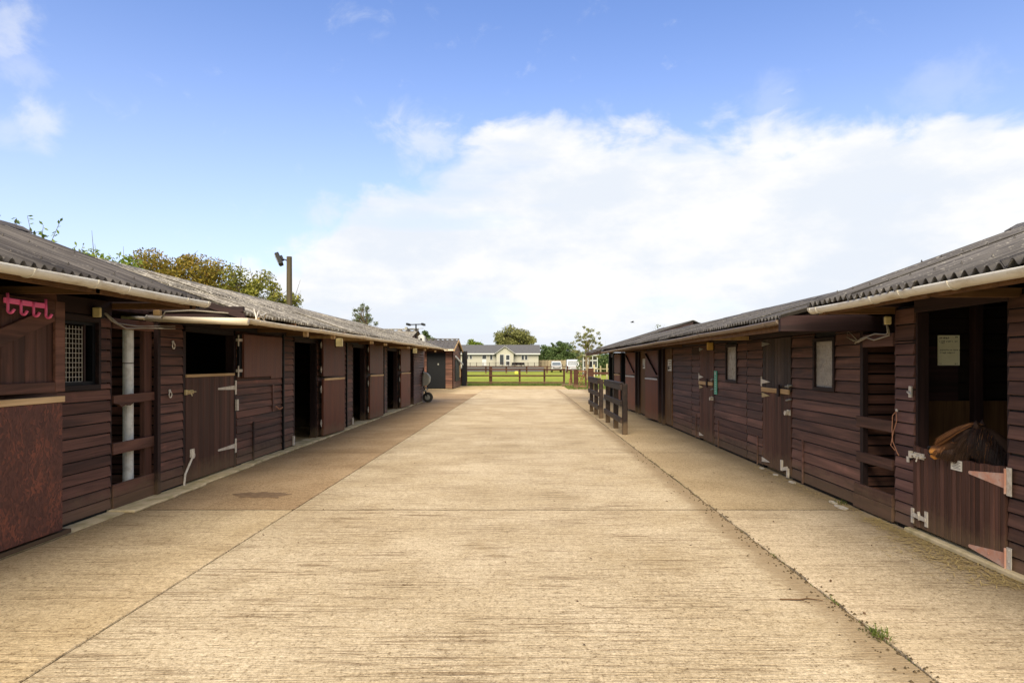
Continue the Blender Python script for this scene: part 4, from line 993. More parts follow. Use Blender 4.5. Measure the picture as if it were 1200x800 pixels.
MB().box(-4.37, -4.28, 40.1, 42.6, .4, 1.75).build('dark_hatch', M['black'], L3)
MB().bar((-4.26, 40.0, 1.95), (-4.1, 42.9, 1.45), .05, .10).build('hatch_rail', M['white'], L3)
MB().box(-4.30, -4.24, 42.7, 42.85, .6, 1.4).build('hatch_post', M['raw_z'], L3)
MB().box(-9.2, -4.25, 38.62, 38.72, 2.27, 2.36).build('gutter', M['gutter2'], L3)
MB().bar((-4.22, 38.7, 2.30), (-4.22, 41.5, 2.98), .05, .12).bar((-4.22, 41.5, 2.98), (-4.22, 44.3, 2.30), .05, .12).build('barge_board', M['raw_y'], L3)
tp = thing('tall_panel', 'tall black panel standing at the far corner of the end stable', 'panel', (-4.1, 44.3, 0))
MB().box(-4.28, -3.95, 44.2, 44.32, 0, 2.35).build('panel', M['black'], tp); MB().box(-3.98, -3.93, 44.16, 44.36, 0, 2.36).build('edge_strip', M['dark_z'], tp)
L4 = thing('barn', 'low building with ochre corrugated roof seen over the long left stables', 'barn', (-9, 31, 0))
cross_roof(L4, -13.5, -5.42, 29.6, 2.42, 33, 3.20, 36.4, M['roof_grey'], .42, .08)
MB().box(-13.4, -5.6, 29.8, 29.85, 0, 2.4).box(-13.4, -5.6, 36.2, 36.25, 0, 2.4).build('wall', M['board_x'], L4)
MB().prism([(29.8, 0), (36.2, 0), (36.2, 2.4), (33, 3.1), (29.8, 2.4)], 'x', -5.65, -5.6).build('gable_wall', M['board'], L4)
ch = thing('water_tank', 'white tank on a slim stand beside the aerial behind the stables', 'tank', (-5.2, 33, 0))
MB().box(-5.42, -5.08, 32.8, 33.2, 2.52, 2.92).build('tank', M['white'], ch, bevel=.04)
MB().box(-5.36, -5.16, 32.9, 33.1, 2.921, 2.98).build('lid', M['white'], ch, bevel=.01)
MB().box(-5.3, -5.2, 32.95, 33.05, 0, 2.52).build('stand', M['steel'], ch); MB().box(-5.3, -5.2, 32.79, 32.8, 2.6, 2.78).build('badge', M['black'], ch)
an = thing('tv_aerial', 'dark television aerial on a pole behind the left stables', 'aerial', (-5.48, 32.6, 0))
MB().tube([(-5.47, 32.6, 0), (-5.47, 32.6, 3.5)], .035, 8).build('pole', M['black'], an)
MB().tube([(-5.85, 32.6, 3.46), (-5.08, 32.6, 3.48)], .03, 6).build('boom', M['black'], an)
for x in (-5.85, -5.1): MB().box(x-.05, x+.05, 32.2, 33.0, 3.42, 3.52).build('element', M['black'], an)
MB().tube([(-5.98, 32.6, 3.27), (-5.1, 32.6, 3.27)], .012, 5).build('wire', M['steel'], an)
MB().box(-6.02, -5.9, 32.5, 32.7, 3.2, 3.34).build('box', M['steel'], an)

# wheelbarrow stood on its nose against the end of the long block
wb = thing('wheelbarrow', 'upended wheelbarrow with fat black tyre at the end of the long left block', 'wheelbarrow', (-3.82, 25.3, 0))
MB().disc((-3.77, 25.2, .20), .20, 'y', .11, 20).build('tyre', M['tyre'], wb, bevel=.03)
MB().disc((-3.77, 25.13, .20), .10, 'y', .04, 14).disc((-3.77, 25.10, .20), .03, 'y', .05, 8).build('rim', M['steel'], wb)
MB().tube([(-3.77, 25.28, .2), (-3.92, 25.3, .55), (-3.96, 25.32, 1.35)], .02, 6).tube([(-3.77, 25.10, .2), (-3.90, 25.05, .55), (-3.93, 25.0, 1.25)], .018, 6).build('frame', M['black'], wb, smooth=True)
MB().prism([(-3.96, .62), (-3.80, .66), (-3.68, .78), (-3.66, 1.0), (-3.76, 1.12), (-3.96, 1.20)], 'y', 25.0, 25.3).build('tray', M['creamw'], wb, bevel=.03)
MB().tube([(-3.93, 24.98, .50), (-3.80, 24.98, .44), (-3.74, 24.98, .52), (-3.85, 24.98, .60)], .028, 6).build('handle_loop', M['steel'], wb, smooth=True)

# floodlight mast
ms = thing('floodlight_mast', 'weathered wooden pole with a black floodlight behind the left stables', 'floodlight', (-6.63, 18.2, 0))
MB().tube([(-6.60, 18.2, 0), (-6.61, 18.2, 4.50)], [.085, .072], 10).build('pole', M['pole'], ms)
MB().tube([(-6.60, 18.2, 4.36), (-6.74, 18.2, 4.42), (-6.84, 18.2, 4.40)], .02, 6).build('bracket', M['black'], ms, smooth=True)
Bf = Matrix.Translation((-6.88, 18.15, 4.44)) @ Matrix.Rotation(R(-25), 4, 'Y') @ Matrix.Rotation(R(18), 4, 'Z')
MB().box(-.06, .05, -.14, .14, -.19, .15).build('lamp_housing', M['black'], ms, Bf, bevel=.012)
MB().box(-.073, -.061, -.12, .12, -.16, .12).build('lamp_glass', M['pane_car'], ms, Bf); MB().box(.05, .11, -.07, .07, -.09, .05).build('ballast_box', M['black'], ms, Bf, bevel=.01)

# ================================================================== paddock fence
fa = thing('paddock_fence', 'brown three-rail fence along the far end of the concrete yard', 'fence', (0, 45.6, 0))
FY = 45.6; fpts = [-12.6, -10.6, -8.6, -6.5, -4.45, -2.40, -.36, 1.38, 2.76]
for i, x in enumerate(fpts):
    k = .11 if i == 5 else .065
    MB().box(x-k, x+k, FY-.07, FY+.07, -.06, 1.28 if i == 5 else 1.16).build('post', M['fence'], fa, bevel=.01)
for i in range(len(fpts)-1):
    for z in (1.10, .66, .19): MB().box(fpts[i], fpts[i+1], FY-.12, FY-.075, z-.05+rng.uniform(-.01, .01), z+.045).build('rail', M['fence'], fa)
fb = thing('paddock_fence', 'brown fence between the gate and the right stables with a broad end post', 'fence', (5, 37, 0))
MB().box(3.53, 3.83, 36.0, 36.25, -.03, 1.25).build('post', M['fence'], fb, bevel=.01)
for x in (5.5, 7.5): MB().box(x-.06, x+.06, 36.1, 36.2, -.03, 1.1).build('post', M['fence'], fb)
for z in (.98, .45): MB().box(3.83, 8.2, 36.03, 36.09, z-.07, z+.06).build('rail', M['fence'], fb)
pg = thing('field_gate', 'leaning weathered wooden gate with brushwood between fence and broad post', 'gate', (3.2, 39.6, 0))
for (x, w_) in ((3.12, .28), (3.72, .10)): MB().box(x-w_/2, x+w_/2, 39.5, 39.6, -.03, 1.08 if x > 3.4 else 1.12).build('post', M['fence'], pg)
for z in (1.04, .75, .12): MB().box(3.26, 3.67, 39.52, 39.56, z-.045, z+.045).build('bar', M['brown_x'], pg)
MB().bar((3.28, 39.5, .1), (3.64, 39.5, .95), .03, .07, 0, (0, 1, 0)).build('brace', M['brown_x'], pg)
b = MB()
for k in range(60):
    x = rng.uniform(3.25, 3.7); z = rng.uniform(.05, .9); a = rng.uniform(-.3, .3); b.tube([(x, 39.62, z), (x+a, 39.62+rng.uniform(-.05, .05), z+rng.uniform(.1, .4))], .008, 3, cap=False)
b.build('brushwood', M['brown_x'], pg)
ps = thing('fence_stump', 'short thick leaning post between the fence end and the gate', 'post', (2.1+.9, 43.5, 0))
MB().bar((3.12, 43.5, -.05), (3.1, 43.5, 1.05), .16, .16).build('post', M['fence'], ps, bevel=.02); MB().bar((2.98, 43.4, 0), (3.05, 43.5, .5), .1, .1).build('strut', M['brown_x'], ps)
lg = thing('timber_baulk', 'weathered timber baulk lying on the earth below the gate', 'timber', (2.9, 43.8, 0))
MB().bar((2.55, 44.0, .05), (3.35, 43.2, .05), .2, .16).build('baulk', M['pole'], lg, bevel=.02)
ff = thing('rail_fence', 'far dark post and rail fence in front of the park home', 'fence', (0, 105, 0))
xs_ = [-9.6+i*3.3 for i in range(10)]
for x in xs_: MB().box(x-.12, x+.12, 104.9, 105.1, -.06, 1.15).build('post', M['fence'], ff)
for i in range(9):
    for z in (1.02, .55): MB().box(xs_[i], xs_[i+1], 104.8, 104.86, z-.07, z+.07).build('rail', M['fence'], ff)
pf = thing('picket_fence', 'pale wooden post fence in the field left of the far right stables', 'fence', (9, 62, 0))
for i in range(9):
    x = 6.0+i*.62; MB().box(x-.07, x+.07, 62, 62.1, -.06, 1.35+rng.uniform(-.15, .15)).build('post', M['pale_z'], pf)
for z in (1.0, .55): MB().box(6, 11, 62.11, 62.16, z-.05, z+.05).build('rail', M['pale_z'], pf)
# tall field grass along the fence
def blades(name, n_, fx, h, wd, mat, label):
    b = rng.rand(n_, 4); P = np.array([fx(*q) for q in b]); a = rng.rand(n_)*6.28; hh = h*(.5+rng.rand(n_)); le = rng.rand(n_)*.5*hh; a2 = rng.rand(n_)*6.28
    V = np.zeros((n_, 3, 3)); dx = np.stack([np.cos(a), np.sin(a), 0*a], 1)*wd/2; V[:, 0] = P-dx; V[:, 1] = P+dx; V[:, 2] = P; V[:, 2, 0] += np.cos(a2)*le; V[:, 2, 1] += np.sin(a2)*le; V[:, 2, 2] += hh
    me = bpy.data.meshes.new(name); me.from_pydata(V.reshape(-1, 3).tolist(), [], np.arange(n_*3).reshape(-1, 3).tolist()); me.materials.append(mat)
    o = link(name, me); stuff(o); o['label'] = label; return o
def leafmat(name, cols, rough=.6, trans=True):
    m, t = newmat(name, rough, .25); g_ = t.n.new('ShaderNodeNewGeometry'); col = t.ramp(g_.outputs['Random Per Island'], [(i/(len(cols)-1), c) for i, c in enumerate(cols)])
    n_ = t.noise(t.pos, .9, 2); col = t.mix(t.step(n_, .35, .65), t.mix(1, col, (.78, .8, .8), 'MULTIPLY'), col); setc(t, col)
    if trans:
        tr = t.n.new('ShaderNodeBsdfTranslucent'); t.l.new(col, tr.inputs[0]); mx = t.n.new('ShaderNodeMixShader'); mx.inputs[0].default_value = .35
        t.l.new(t.b.outputs[0], mx.inputs[1]); t.l.new(tr.outputs[0], mx.inputs[2]); t.l.new(mx.outputs[0], t.n['Material Output'].inputs[0])
    return m
M['blade'] = leafmat('grass_blade', [(.06, .11, .015), (.12, .17, .03), (.22, .23, .07)])
blades('field_grass', 26000, lambda a, b, c, d: (-7+12*a, 44.9+(b**2)*7-(1.0 if a > .8 else 0), -.06), .13, .03, M['blade'], 'rough green paddock grass growing behind the brown fence')
blades('verge_grass', 3500, lambda a, b, c, d: (2.6+5*a, 38.6+b*4.5, -.04), .14, .03, M['blade'], 'weedy grass round the wooden gate')

# ================================================================== park home
HY = 130.0
ph = thing('park_home', 'long cream park home with grey roof and central porch gable beyond the paddock', 'house', (-5, HY, 0))
def PX_(x): return (x-615)/760*HY
def PZ(y): return 1.5-(y-426)/760*HY
hx0, hx1 = PX_(538), PX_(631); ez = PZ(414); rz_ = PZ(404.2)+.15
MB().box(hx0, hx1, HY, HY+.2, .5, ez).build('front_wall', M['creamw'], ph)
MB().prism([(HY+.2, .5), (HY+6.5, .5), (HY+6.5, ez), (HY+3.3, rz_-.2), (HY+.2, ez)], 'x', hx1-.2, hx1).build('side_wall', M['creamw'], ph)
MB().prism([(HY+.2, .5), (HY+6.5, .5), (HY+6.5, ez), (HY+3.3, rz_-.2), (HY+.2, ez)], 'x', hx0, hx0+.2).build('side_wall', M['creamw'], ph)
MB().box(hx0, hx1, HY+6.5, HY+6.6, .5, ez).build('back_wall', M['creamw'], ph)
MB().box(hx0, hx1, HY+.21, HY+6.4, .45, .5).build('floor', M['deck'], ph)
MB().prism([(HY-.5, ez-.02), (HY+3.3, rz_), (HY+7.0, ez-.02), (HY+7, ez-.14), (HY+3.3, rz_-.14), (HY-.5, ez-.14)], 'x', hx0-.3, hx1+.35).build('roof', M['slate'], ph)
MB().box(hx0-.3, hx1+.35, HY-.58, HY-.51, ez-.22, ez+.02).build('fascia', M['white'], ph)
cxp = PX_(592); w2 = PX_(603.5)-cxp; pz = PZ(406)
MB().prism([(cxp-w2, ez-.1), (cxp, pz), (cxp+w2, ez-.1), (cxp+w2*.86, ez-.16), (cxp+w2*.86, .5), (cxp-w2*.86, .5), (cxp-w2*.86, ez-.16)], 'y', HY-1.2, HY-.05).build('porch_gable', M['creamw'], ph)
MB().prism([(cxp-w2-.2, ez-.3), (cxp-w2-.2, ez-.1), (cxp, pz+.15), (cxp+w2+.2, ez-.1), (cxp+w2+.2, ez-.3), (cxp, pz-.1)], 'y', HY-1.4, HY+2.6).build('porch_roof', M['slate'], ph)
for sgn in (-1, 1): MB().bar((cxp+sgn*(w2+.25), HY-1.45, ez-.22), (cxp, HY-1.45, pz+.02), .06, .26, 0, (0, 1, 0)).build('barge_board', M['white'], ph)
def hwin(x0, x1, y0, y1, yy=HY-.04, fr=.07, door=False):
    a, b, z1, z0 = PX_(x0), PX_(x1), PZ(y0), PZ(y1)
    f = MB().box(a-fr, b+fr, yy-.04, yy, z0-fr, z1+fr).build('door' if door else 'window', M['white'], ph)
    MB().box(a, b, yy-.06, yy-.045, z0, z1).build('pane', M['pane_dark'], f)
for q in ((546.3, 548.6, 416, 420.2), (550.6, 553, 416, 420.2), (574.3, 577, 415.6, 421), (611.2, 614, 416.5, 421.2), (615.3, 618, 416.5, 421.2)): hwin(*q)
MB().box(PX_(565), PX_(570), HY-.08, HY-.01, 1.1, PZ(415.5)).build('door', M['white'], ph); hwin(565.3, 569.7, 415.8, 420.3, HY-.09)
hwin(586, 590.5, 415.5, 427, HY-1.25, door=True); hwin(593.3, 597.3, 416, 421.5, HY-1.25, .12, door=True); hwin(593.3, 597.3, 423.3, 427.6, HY-1.25, .12, door=True)
MB().box(hx0-.2, hx1+1.0, HY-4.0, HY, .0, .85).build('deck', M['deck'], ph)
for i in range(14): x = hx0+i*1.25; MB().box(x, x+.1, HY-4.0, HY-3.9, .85, 1.75).build('railing_post', M['dark_z'], ph)
for z in (1.7, 1.35, 1.05): MB().box(hx0, hx1+.6, HY-4.02, HY-3.95, z-.03, z+.03).build('railing', M['dark_x'], ph)
for k, (xx, w_) in enumerate(((603, 1.0), (607, 1.2), (612, .9))): 
    x = PX_(xx); c_ = thing('garden_chair', ['dark garden chair on the deck nearest the porch', 'dark garden seat in the middle of the deck', 'dark garden chair at the right of the deck'][k], 'chair', (x, HY-2, .85), 'garden seats on the park home deck')
    MB().box(x-w_/2, x+w_/2, HY-2.3, HY-1.8, 1.22, 1.3).build('seat', M['black'], c_); MB().box(x-w_/2, x+w_/2, HY-1.85, HY-1.78, 1.3, 1.75).build('backrest', M['black'], c_)
    for sx in (-1, 1): MB().box(x+sx*w_/2-.04, x+sx*w_/2+.04, HY-2.3, HY-2.22, .85, 1.45).build('leg', M['black'], c_)
yb = thing('yellow_crate', 'yellow crate on the grass in front of the park home', 'crate', (PX_(605), 100, 0))
x = (605-615)/760*100; MB().box(x-.22, x+.25, 100, 100.4, -.06, .28).build('crate_body', M['yellow'], yb, bevel=.03); MB().box(x-.25, x+.28, 99.96, 100.44, .28, .33).build('crate_rim', M['yellow'], yb)
cf = thing('close_board_fence', 'weathered close-board fence right of the park home', 'fence', (8, 135, 0))
for i in range(46): x = PX_(630)+i*.25; MB().box(x, x+.235, 135, 135.05+.03*(i % 2), 0, 2.2+.04*(i % 3)).build('board', M['shed'], cf)

# ---------------- vehicles
def van(name, label, cx_, cy, w_, h, body, bonnet=True):
    t = thing(name, label, 'van', (cx_, cy, 0)); L = 4.6; y0 = cy; g0 = .3
    # side profile along Y (front towards the camera), lofted with a slightly narrower roof
    prof = [(y0, g0), (y0, .85), (y0+.25, 1.0), (y0+.95, 1.12), (y0+1.55, h-.12), (y0+1.9, h), (y0+L-.2, h), (y0+L, h-.2), (y0+L, g0)]
    def half(z): f = max(0, (z-1.1)/(h-1.1)); return w_/2*(1-.13*f)
    b = MB(); n_ = len(prof); b.add([(cx_-half(p[1]), p[0], p[1]) for p in prof]+[(cx_+half(p[1]), p[0], p[1]) for p in prof], [tuple(range(n_)), tuple(range(n_, 2*n_))]+[(i, (i+1) % n_, n_+(i+1) % n_, n_+i) for i in range(n_)])
    bd = b.build('body', body, t, bevel=.05)
    ws_ = MB(); ya, za, yb_, zb = y0+1.0, 1.2, y0+1.5, h-.2; n3 = Vector((0, -.02, .012))
    ws_.add([Vector((cx_-half(za)+.12, ya, za))+n3, Vector((cx_+half(za)-.12, ya, za))+n3, Vector((cx_+half(zb)-.1, yb_, zb))+n3, Vector((cx_-half(zb)+.1, yb_, zb))+n3,
             Vector((cx_-half(za)+.12, ya+.03, za)), Vector((cx_+half(za)-.12, ya+.03, za)), Vector((cx_+half(zb)-.1, yb_+.03, zb)), Vector((cx_-half(zb)+.1, yb_+.03, zb))], [(0, 1, 2, 3), (7, 6, 5, 4), (0, 4, 5, 1), (1, 5, 6, 2), (2, 6, 7, 3), (3, 7, 4, 0)])
    ws_.build('windscreen', M['pane_car'], t)
    for sx in (-1, 1):
        MB().box(cx_+sx*(w_/2-.34)-.16, cx_+sx*(w_/2-.34)+.16, y0-.03, y0+.02, .68, .86).build('headlight', M['pane_car'], t, bevel=.02)
        MB().box(cx_+sx*(w_/2-.02), cx_+sx*(w_/2+.16), y0+1.0, y0+1.12, 1.15, 1.35).build('mirror', M['black'], t, bevel=.02)
        MB().box(cx_+sx*(half(1.6)+.0), cx_+sx*(half(1.6)-.03+.05), y0+1.6, y0+2.5, 1.2, h-.35).build('side_window', M['pane_dark'], t)
        for yy in (y0+.85, y0+L-.85):
            wh = MB().disc((cx_+sx*(w_/2-.12), yy, .32), .33, 'x', .22, 20).build('wheel', M['tyre'], t, bevel=.03)
            MB().disc((cx_+sx*(w_/2-.0), yy, .32), .19, 'x', .03, 14).build('rim', M['steel'], wh)
    MB().box(cx_-w_/2+.05, cx_+w_/2-.05, y0-.06, y0+.05, .32, .58).build('bumper', M['black'], t, bevel=.03)
    MB().box(cx_-.5, cx_+.5, y0-.025, y0+.02, .66, .80).build('grille', M['black'], t); MB().box(cx_-.26, cx_+.26, y0-.075, y0-.061, .42, .53).build('number_plate', M['white'], t); return t
van('parked_van', 'small white van parked by the close-board fence', (652.5-615)/760*115, 115, 1.85, 1.95, M['white'])
M['silver'] = plain('silver_paint', (.55, .56, .58), .3, .5, var=.05)
van('parked_van', 'pale silver van nearest the leafy shrub beyond the paddock', (672-615)/760*108, 108, 2.1, 2.2, M['silver'])
gh = thing('field_shelter', 'white framed lean-to with open dark bays beyond the gate', 'shelter', (8, 80, 0))
x0, x1 = (683.5-615)/760*80, (700-615)/760*80
for x in (x0, (x0*2+x1)/3, (x0+x1*2)/3, x1): MB().box(x-.035, x+.035, 80, 80.1, 0, 2.5).build('post', M['whiteg'], gh)
for z in (2.5, 1.9, 1.0): MB().box(x0, x1, 80.0, 80.08, z-.05, z+.05).build('crossbar', M['whiteg'], gh)
MB().box(x0, x1, 81.2, 81.3, 0, 2.4).build('back_panel', M['deck'], gh); MB().box(x0-.1, x1+.1, 79.9, 81.4, 2.55, 2.60).build('roof', M['whiteg'], gh)
MB().box(x0+.75, x0+1.2, 80.3, 80.9, 0, 1.7).build('dark_panel', M['black'], gh)

# ================================================================== trees
M['bark'] = plain('bark', (.10, .08, .055), .9, .1, var=.3, scale=4)
M['bark_pale'] = plain('pale_bark', (.24, .18, .12), .9, .1, var=.2, scale=4)
def tree(name, label, cat, x, y, h, spread, leaf, nleaf, lsz, cy0=.35, nl=14, clump=.18, trunk=.03, bark='bark', group=None, dense=1.0, stems=1, zb=-.06, squash=1.0, seed=None, upright=0.0):
    rs = np.random.RandomState(seed if seed is not None else int(abs(x*13+y*7)) % 9999)
    t = thing(name, label, cat, (x, y, zb), group)
    C0 = Vector((x, y, zb+h*(cy0+1)/2)); ez_ = h*(1-cy0)/2; b = MB(); cl = []
    for k in range(nl):
        zf = 1-1.75*(k+.5)/nl; ph_ = k*2.39996+rs.uniform(-.35, .35); rr_ = math.sqrt(max(0, 1-zf*zf)); v = Vector((rr_*math.cos(ph_), rr_*math.sin(ph_), zf)); r_ = rs.uniform(.62, 1.02) if k % 4 else rs.uniform(.15, .5)
        p = C0+Vector((v.x*spread*r_, v.y*spread*r_*.8, v.z*ez_*r_*squash)); cl.append(p)
    for s_ in range(stems):
        base = Vector((x+(rs.uniform(-.3, .3)*spread*.3 if stems > 1 else 0), y, zb)); topt = C0+Vector((rs.uniform(-.2, .2)*spread, 0, ez_*.2))
        tr = h*trunk/math.sqrt(stems); mid = base.lerp(topt, .5)+Vector((rs.uniform(-.05, .05)*h, 0, 0)); b.tube([base, base.lerp(mid, .5), mid, topt], [tr, tr*.85, tr*.65, tr*.25], 7)
        for p in cl[s_::stems]:
            f = rs.uniform(.35, .9); q = base.lerp(mid, f*2) if f < .5 else mid.lerp(topt, f*2-1)
            m2 = q.lerp(p, .5)+Vector((0, 0, rs.uniform(.0, .07)*h)); b.tube([q, m2, p], [tr*.38, tr*.22, tr*.06], 5, cap=False)
            for _ in range(5):
                e = p+Vector(rs.normal(0, 1, 3))*clump*spread; b.tube([m2.lerp(p, rs.uniform(.2, 1)), e], [tr*.12, tr*.03], 3, cap=False)
    b.build('trunk', M[bark], t)
    per = nleaf//nl; P = []
    for p in cl:
        sz = clump*spread*rs.uniform(.6, 1.25); q = rs.normal(0, 1, (per, 3)); q /= np.linalg.norm(q, axis=1)[:, None]; q *= (rs.rand(per, 1)**.45)*sz*1.7; q[:, 2] *= .75
        P.append(np.array(p)+q)
    P = np.concatenate(P); n_ = len(P); a = rs.normal(0, 1, (n_, 3)); a /= np.linalg.norm(a, axis=1)[:, None]; c_ = rs.normal(0, 1, (n_, 3)); b2 = np.cross(a, c_); b2 /= np.linalg.norm(b2, axis=1)[:, None]
    s_ = lsz*rs.uniform(.6, 1.4, (n_, 1)); V = np.stack([P-a*s_, P+b2*s_*.5, P+a*s_, P-b2*s_*.5], 1).reshape(-1, 3)
    me = bpy.data.meshes.new('crown'); me.from_pydata(V.tolist(), [], np.arange(n_*4).reshape(-1, 4).tolist()); me.materials.append(M[leaf]); link('crown', me, t); return t
M['lf_brown'] = leafmat('olive_brown_leaf', [(.09, .08, .016), (.20, .165, .024), (.31, .24, .035), (.25, .135, .022)])
M['lf_olive'] = leafmat('olive_leaf', [(.09, .10, .016), (.19, .20, .03), (.30, .28, .05)])
M['lf_lime'] = leafmat('fresh_green_leaf', [(.09, .14, .015), (.17, .24, .03), (.25, .30, .06)])
M['lf_oak'] = leafmat('spring_oak_leaf', [(.13, .13, .04), (.20, .21, .07), (.27, .27, .10)])
M['lf_dark'] = leafmat('dark_green_leaf', [(.05, .085, .03), (.09, .14, .045), (.14, .19, .07)])
M['lf_grey'] = leafmat('grey_green_leaf', [(.10, .12, .06), (.16, .19, .10), (.22, .25, .14)])
def at(x, Y): return (x-615)/760*Y
def ht(y, Y): return 1.56-(y-426)/760*Y
gl = 'hedgerow trees behind the left stables'
tree('hedge_tree', 'thin lime green tree leftmost in the hedgerow above the near roof', 'tree', at(118, 26), 26, ht(287, 26), 1.6, 'lf_lime', 3000, .07, .5, 18, .22, group=gl)
tree('hedge_tree', 'bright lime green tree just left of the brown-leaved oak', 'tree', at(150, 27), 27, ht(296, 27), 1.1, 'lf_lime', 5200, .07, .45, 14, .34, group=gl)
tree('oak_tree', 'brownish young-leaved oak, first of two above the long roof', 'tree', at(182, 29), 29, ht(297, 29), 1.55, 'lf_brown', 17000, .065, .45, 24, .30, group=gl)
tree('oak_tree', 'brownish young-leaved oak with rounded crown, right of the first oak', 'tree', at(232, 30), 30, ht(301, 30), 1.55, 'lf_brown', 18000, .065, .4, 26, .30, group=gl)
tree('hedge_tree', 'loose olive tree with sky showing through, left of the floodlight pole', 'tree', at(286, 30), 30, ht(309, 30), 1.6, 'lf_olive', 8500, .07, .35, 26, .24, group=gl)
tree('hedge_tree', 'low olive tree right behind the floodlight pole', 'tree', at(325, 34), 34, ht(328, 34), 1.3, 'lf_olive', 4800, .075, .3, 20, .26, group=gl)
tree('hedge_tree', 'small bare-twigged bush just right of the floodlight pole', 'tree', at(350, 36), 36, ht(345, 36), .8, 'lf_grey', 500, .06, .3, 14, .3, group=gl)
tree('hedge_tree', 'olive hedge tree low behind the grey roof', 'tree', at(262, 33), 33, ht(325, 33), 2.6, 'lf_brown', 12000, .07, .3, 26, .26, group=gl)
tree('hedge_tree', 'dull twiggy bush top over the middle of the long left roof', 'tree', at(384, 45), 45, ht(369, 45), .9, 'lf_grey', 500, .07, .3, 12, .3)
def sprig(label, x, y, h, n_, seed, leafm='lf_lime', lean=.3):
    rs = np.random.RandomState(seed); t = thing('sapling', label, 'sapling', (x, y, 0)); b = MB(); lf = MB()
    b.tube([(x, y, -.06), (x, y, h*.78)], [.05, .02], 6)
    for k in range(n_):
        a = R(-75+150*k/(n_-1)+rs.uniform(-8, 8)); L = h*.23*rs.uniform(.7, 1.1); p0 = Vector((x, y, h*.78)); e = p0+Vector((math.sin(a)*L, rs.uniform(-.2, .2)*L, math.cos(a)*L)); b.tube([p0, e], [.012, .004], 4, cap=False)
        for j in range(16):
            q = p0.lerp(e, .25+.75*j/15); d = Vector(rs.normal(0, 1, 3)).normalized()*.06; c_ = d.orthogonal().normalized()*.024; lf.add([q, q+d+c_, q+d*1.8, q+d-c_], [(0, 1, 2, 3)])
    b.build('stem', M['bark'], t); lf.build('crown', M[leafm], t)
sprig('green sapling with fanning shoots above the near left roof', at(46, 13), 13, ht(263, 13)-.0, 9, 3)
sprig('dark sapling tip at the left edge above the near roof', at(10, 13), 13, ht(254, 13), 8, 5, 'lf_dark')
sprig('pale small sapling tip low over the near left roof', at(78, 14), 14, ht(290, 14), 6, 8, 'lf_grey')
tree('willow_tree', 'lone grey green willow beyond the middle of the left roof', 'tree', at(425, 60), 60, ht(355, 60), 1.25, 'lf_grey', 2400, .08, .45, 40, .15)
tree('conifer_tree', 'dark conifer behind the television aerial', 'tree', at(499, 60), 60, ht(383, 60), .45, 'lf_dark', 2500, .09, .3, 16, .4)
tree('conifer_tree', 'small dark conifer tip right of the aerial', 'tree', at(508, 62), 62, ht(390, 62), .4, 'lf_dark', 1200, .09, .3, 12, .4)
tree('oak_tree', 'broad spring-green oak behind the park home roof', 'tree', at(602, 165), 165, ht(383.5, 165), 5.0, 'lf_oak', 14000, .24, .28, 80, .15, trunk=.03)
tree('round_tree', 'small rounded tree behind the left end of the park home', 'tree', at(555, 190), 190, ht(397, 190), 2.4, 'lf_lime', 2600, .28, .4, 16, .3)
tree('dark_tree', 'dark green tree right behind the park home gable end', 'tree', at(641, 170), 170, ht(405, 170), 3.2, 'lf_dark', 5000, .26, .05, 26, .28, group='dark trees behind the vans')
tree('dark_tree', 'rounded dark green tree behind the white van', 'tree', at(659, 160), 160, ht(400, 160), 2.5, 'lf_dark', 5200, .24, .1, 22, .30, group='dark trees behind the vans')
tree('conifer_tree', 'thin distant conifer tip between the two dark trees', 'tree', at(647.5, 210), 210, ht(398, 210), .6, 'lf_dark', 900, .25, .3, 12, .5)
tree('dark_tree', 'low green tree behind the silver van', 'tree', at(674, 180), 180, ht(412, 180), 3.2, 'lf_grey', 3500, .26, .05, 18, .3, group='dark trees behind the vans')
tree('flowering_shrub', 'tall open shrub with many pale stems and leaf clumps behind the gate', 'shrub', at(688, 62), 62, ht(382, 62), 1.45, 'lf_oak', 2600, .08, .30, 60, .10, bark='bark_pale', stems=9, trunk=.02, seed=5)
tree('hedge_bush', 'low hazy green hedge left of the far right stables', 'hedge', at(708, 90), 90, ht(414, 90), 2.6, 'lf_dark', 6000, .15, .0, 22, .3)
tree('hedge_bush', 'second low green hedge bush behind the white framed lean-to', 'hedge', at(697, 95), 95, ht(418, 95), 2.0, 'lf_grey', 3500, .15, .0, 16, .3)
tree('bare_tree', 'faint twiggy tree top over the far right roof', 'tree', at(775, 60), 60, ht(379, 60), 1.3, 'lf_grey', 420, .08, .4, 20, .25, trunk=.02)
# distant hedge closing the horizon
b = MB(); n_ = 30000; X_ = rng.uniform(-420, 420, n_); hgt = 5.2+1.8*np.array([mnoise.noise(Vector((x*.035, 1, 0)))+.5*mnoise.noise(Vector((x*.15, 4, 0))) for x in X_]); Z_ = rng.rand(n_)*hgt
P = np.stack([X_, 260+rng.normal(0, 2.5, n_), Z_], 1); a = rng.normal(0, 1, (n_, 3)); a /= np.linalg.norm(a, axis=1)[:, None]; b2 = np.cross(a, rng.normal(0, 1, (n_, 3))); b2 /= np.linalg.norm(b2, axis=1)[:, None]; s_ = rng.uniform(.5, 1.1, (n_, 1))
V = np.stack([P-a*s_, P+b2*s_*.6, P+a*s_, P-b2*s_*.6], 1).reshape(-1, 3); me = bpy.data.meshes.new('far_hedge'); me.from_pydata(V.tolist(), [], np.arange(n_*4).reshape(-1, 4).tolist()); me.materials.append(M['lf_dark'])
o = link('far_hedgerow', me); stuff(o); o['label'] = 'far hedgerow along the horizon'

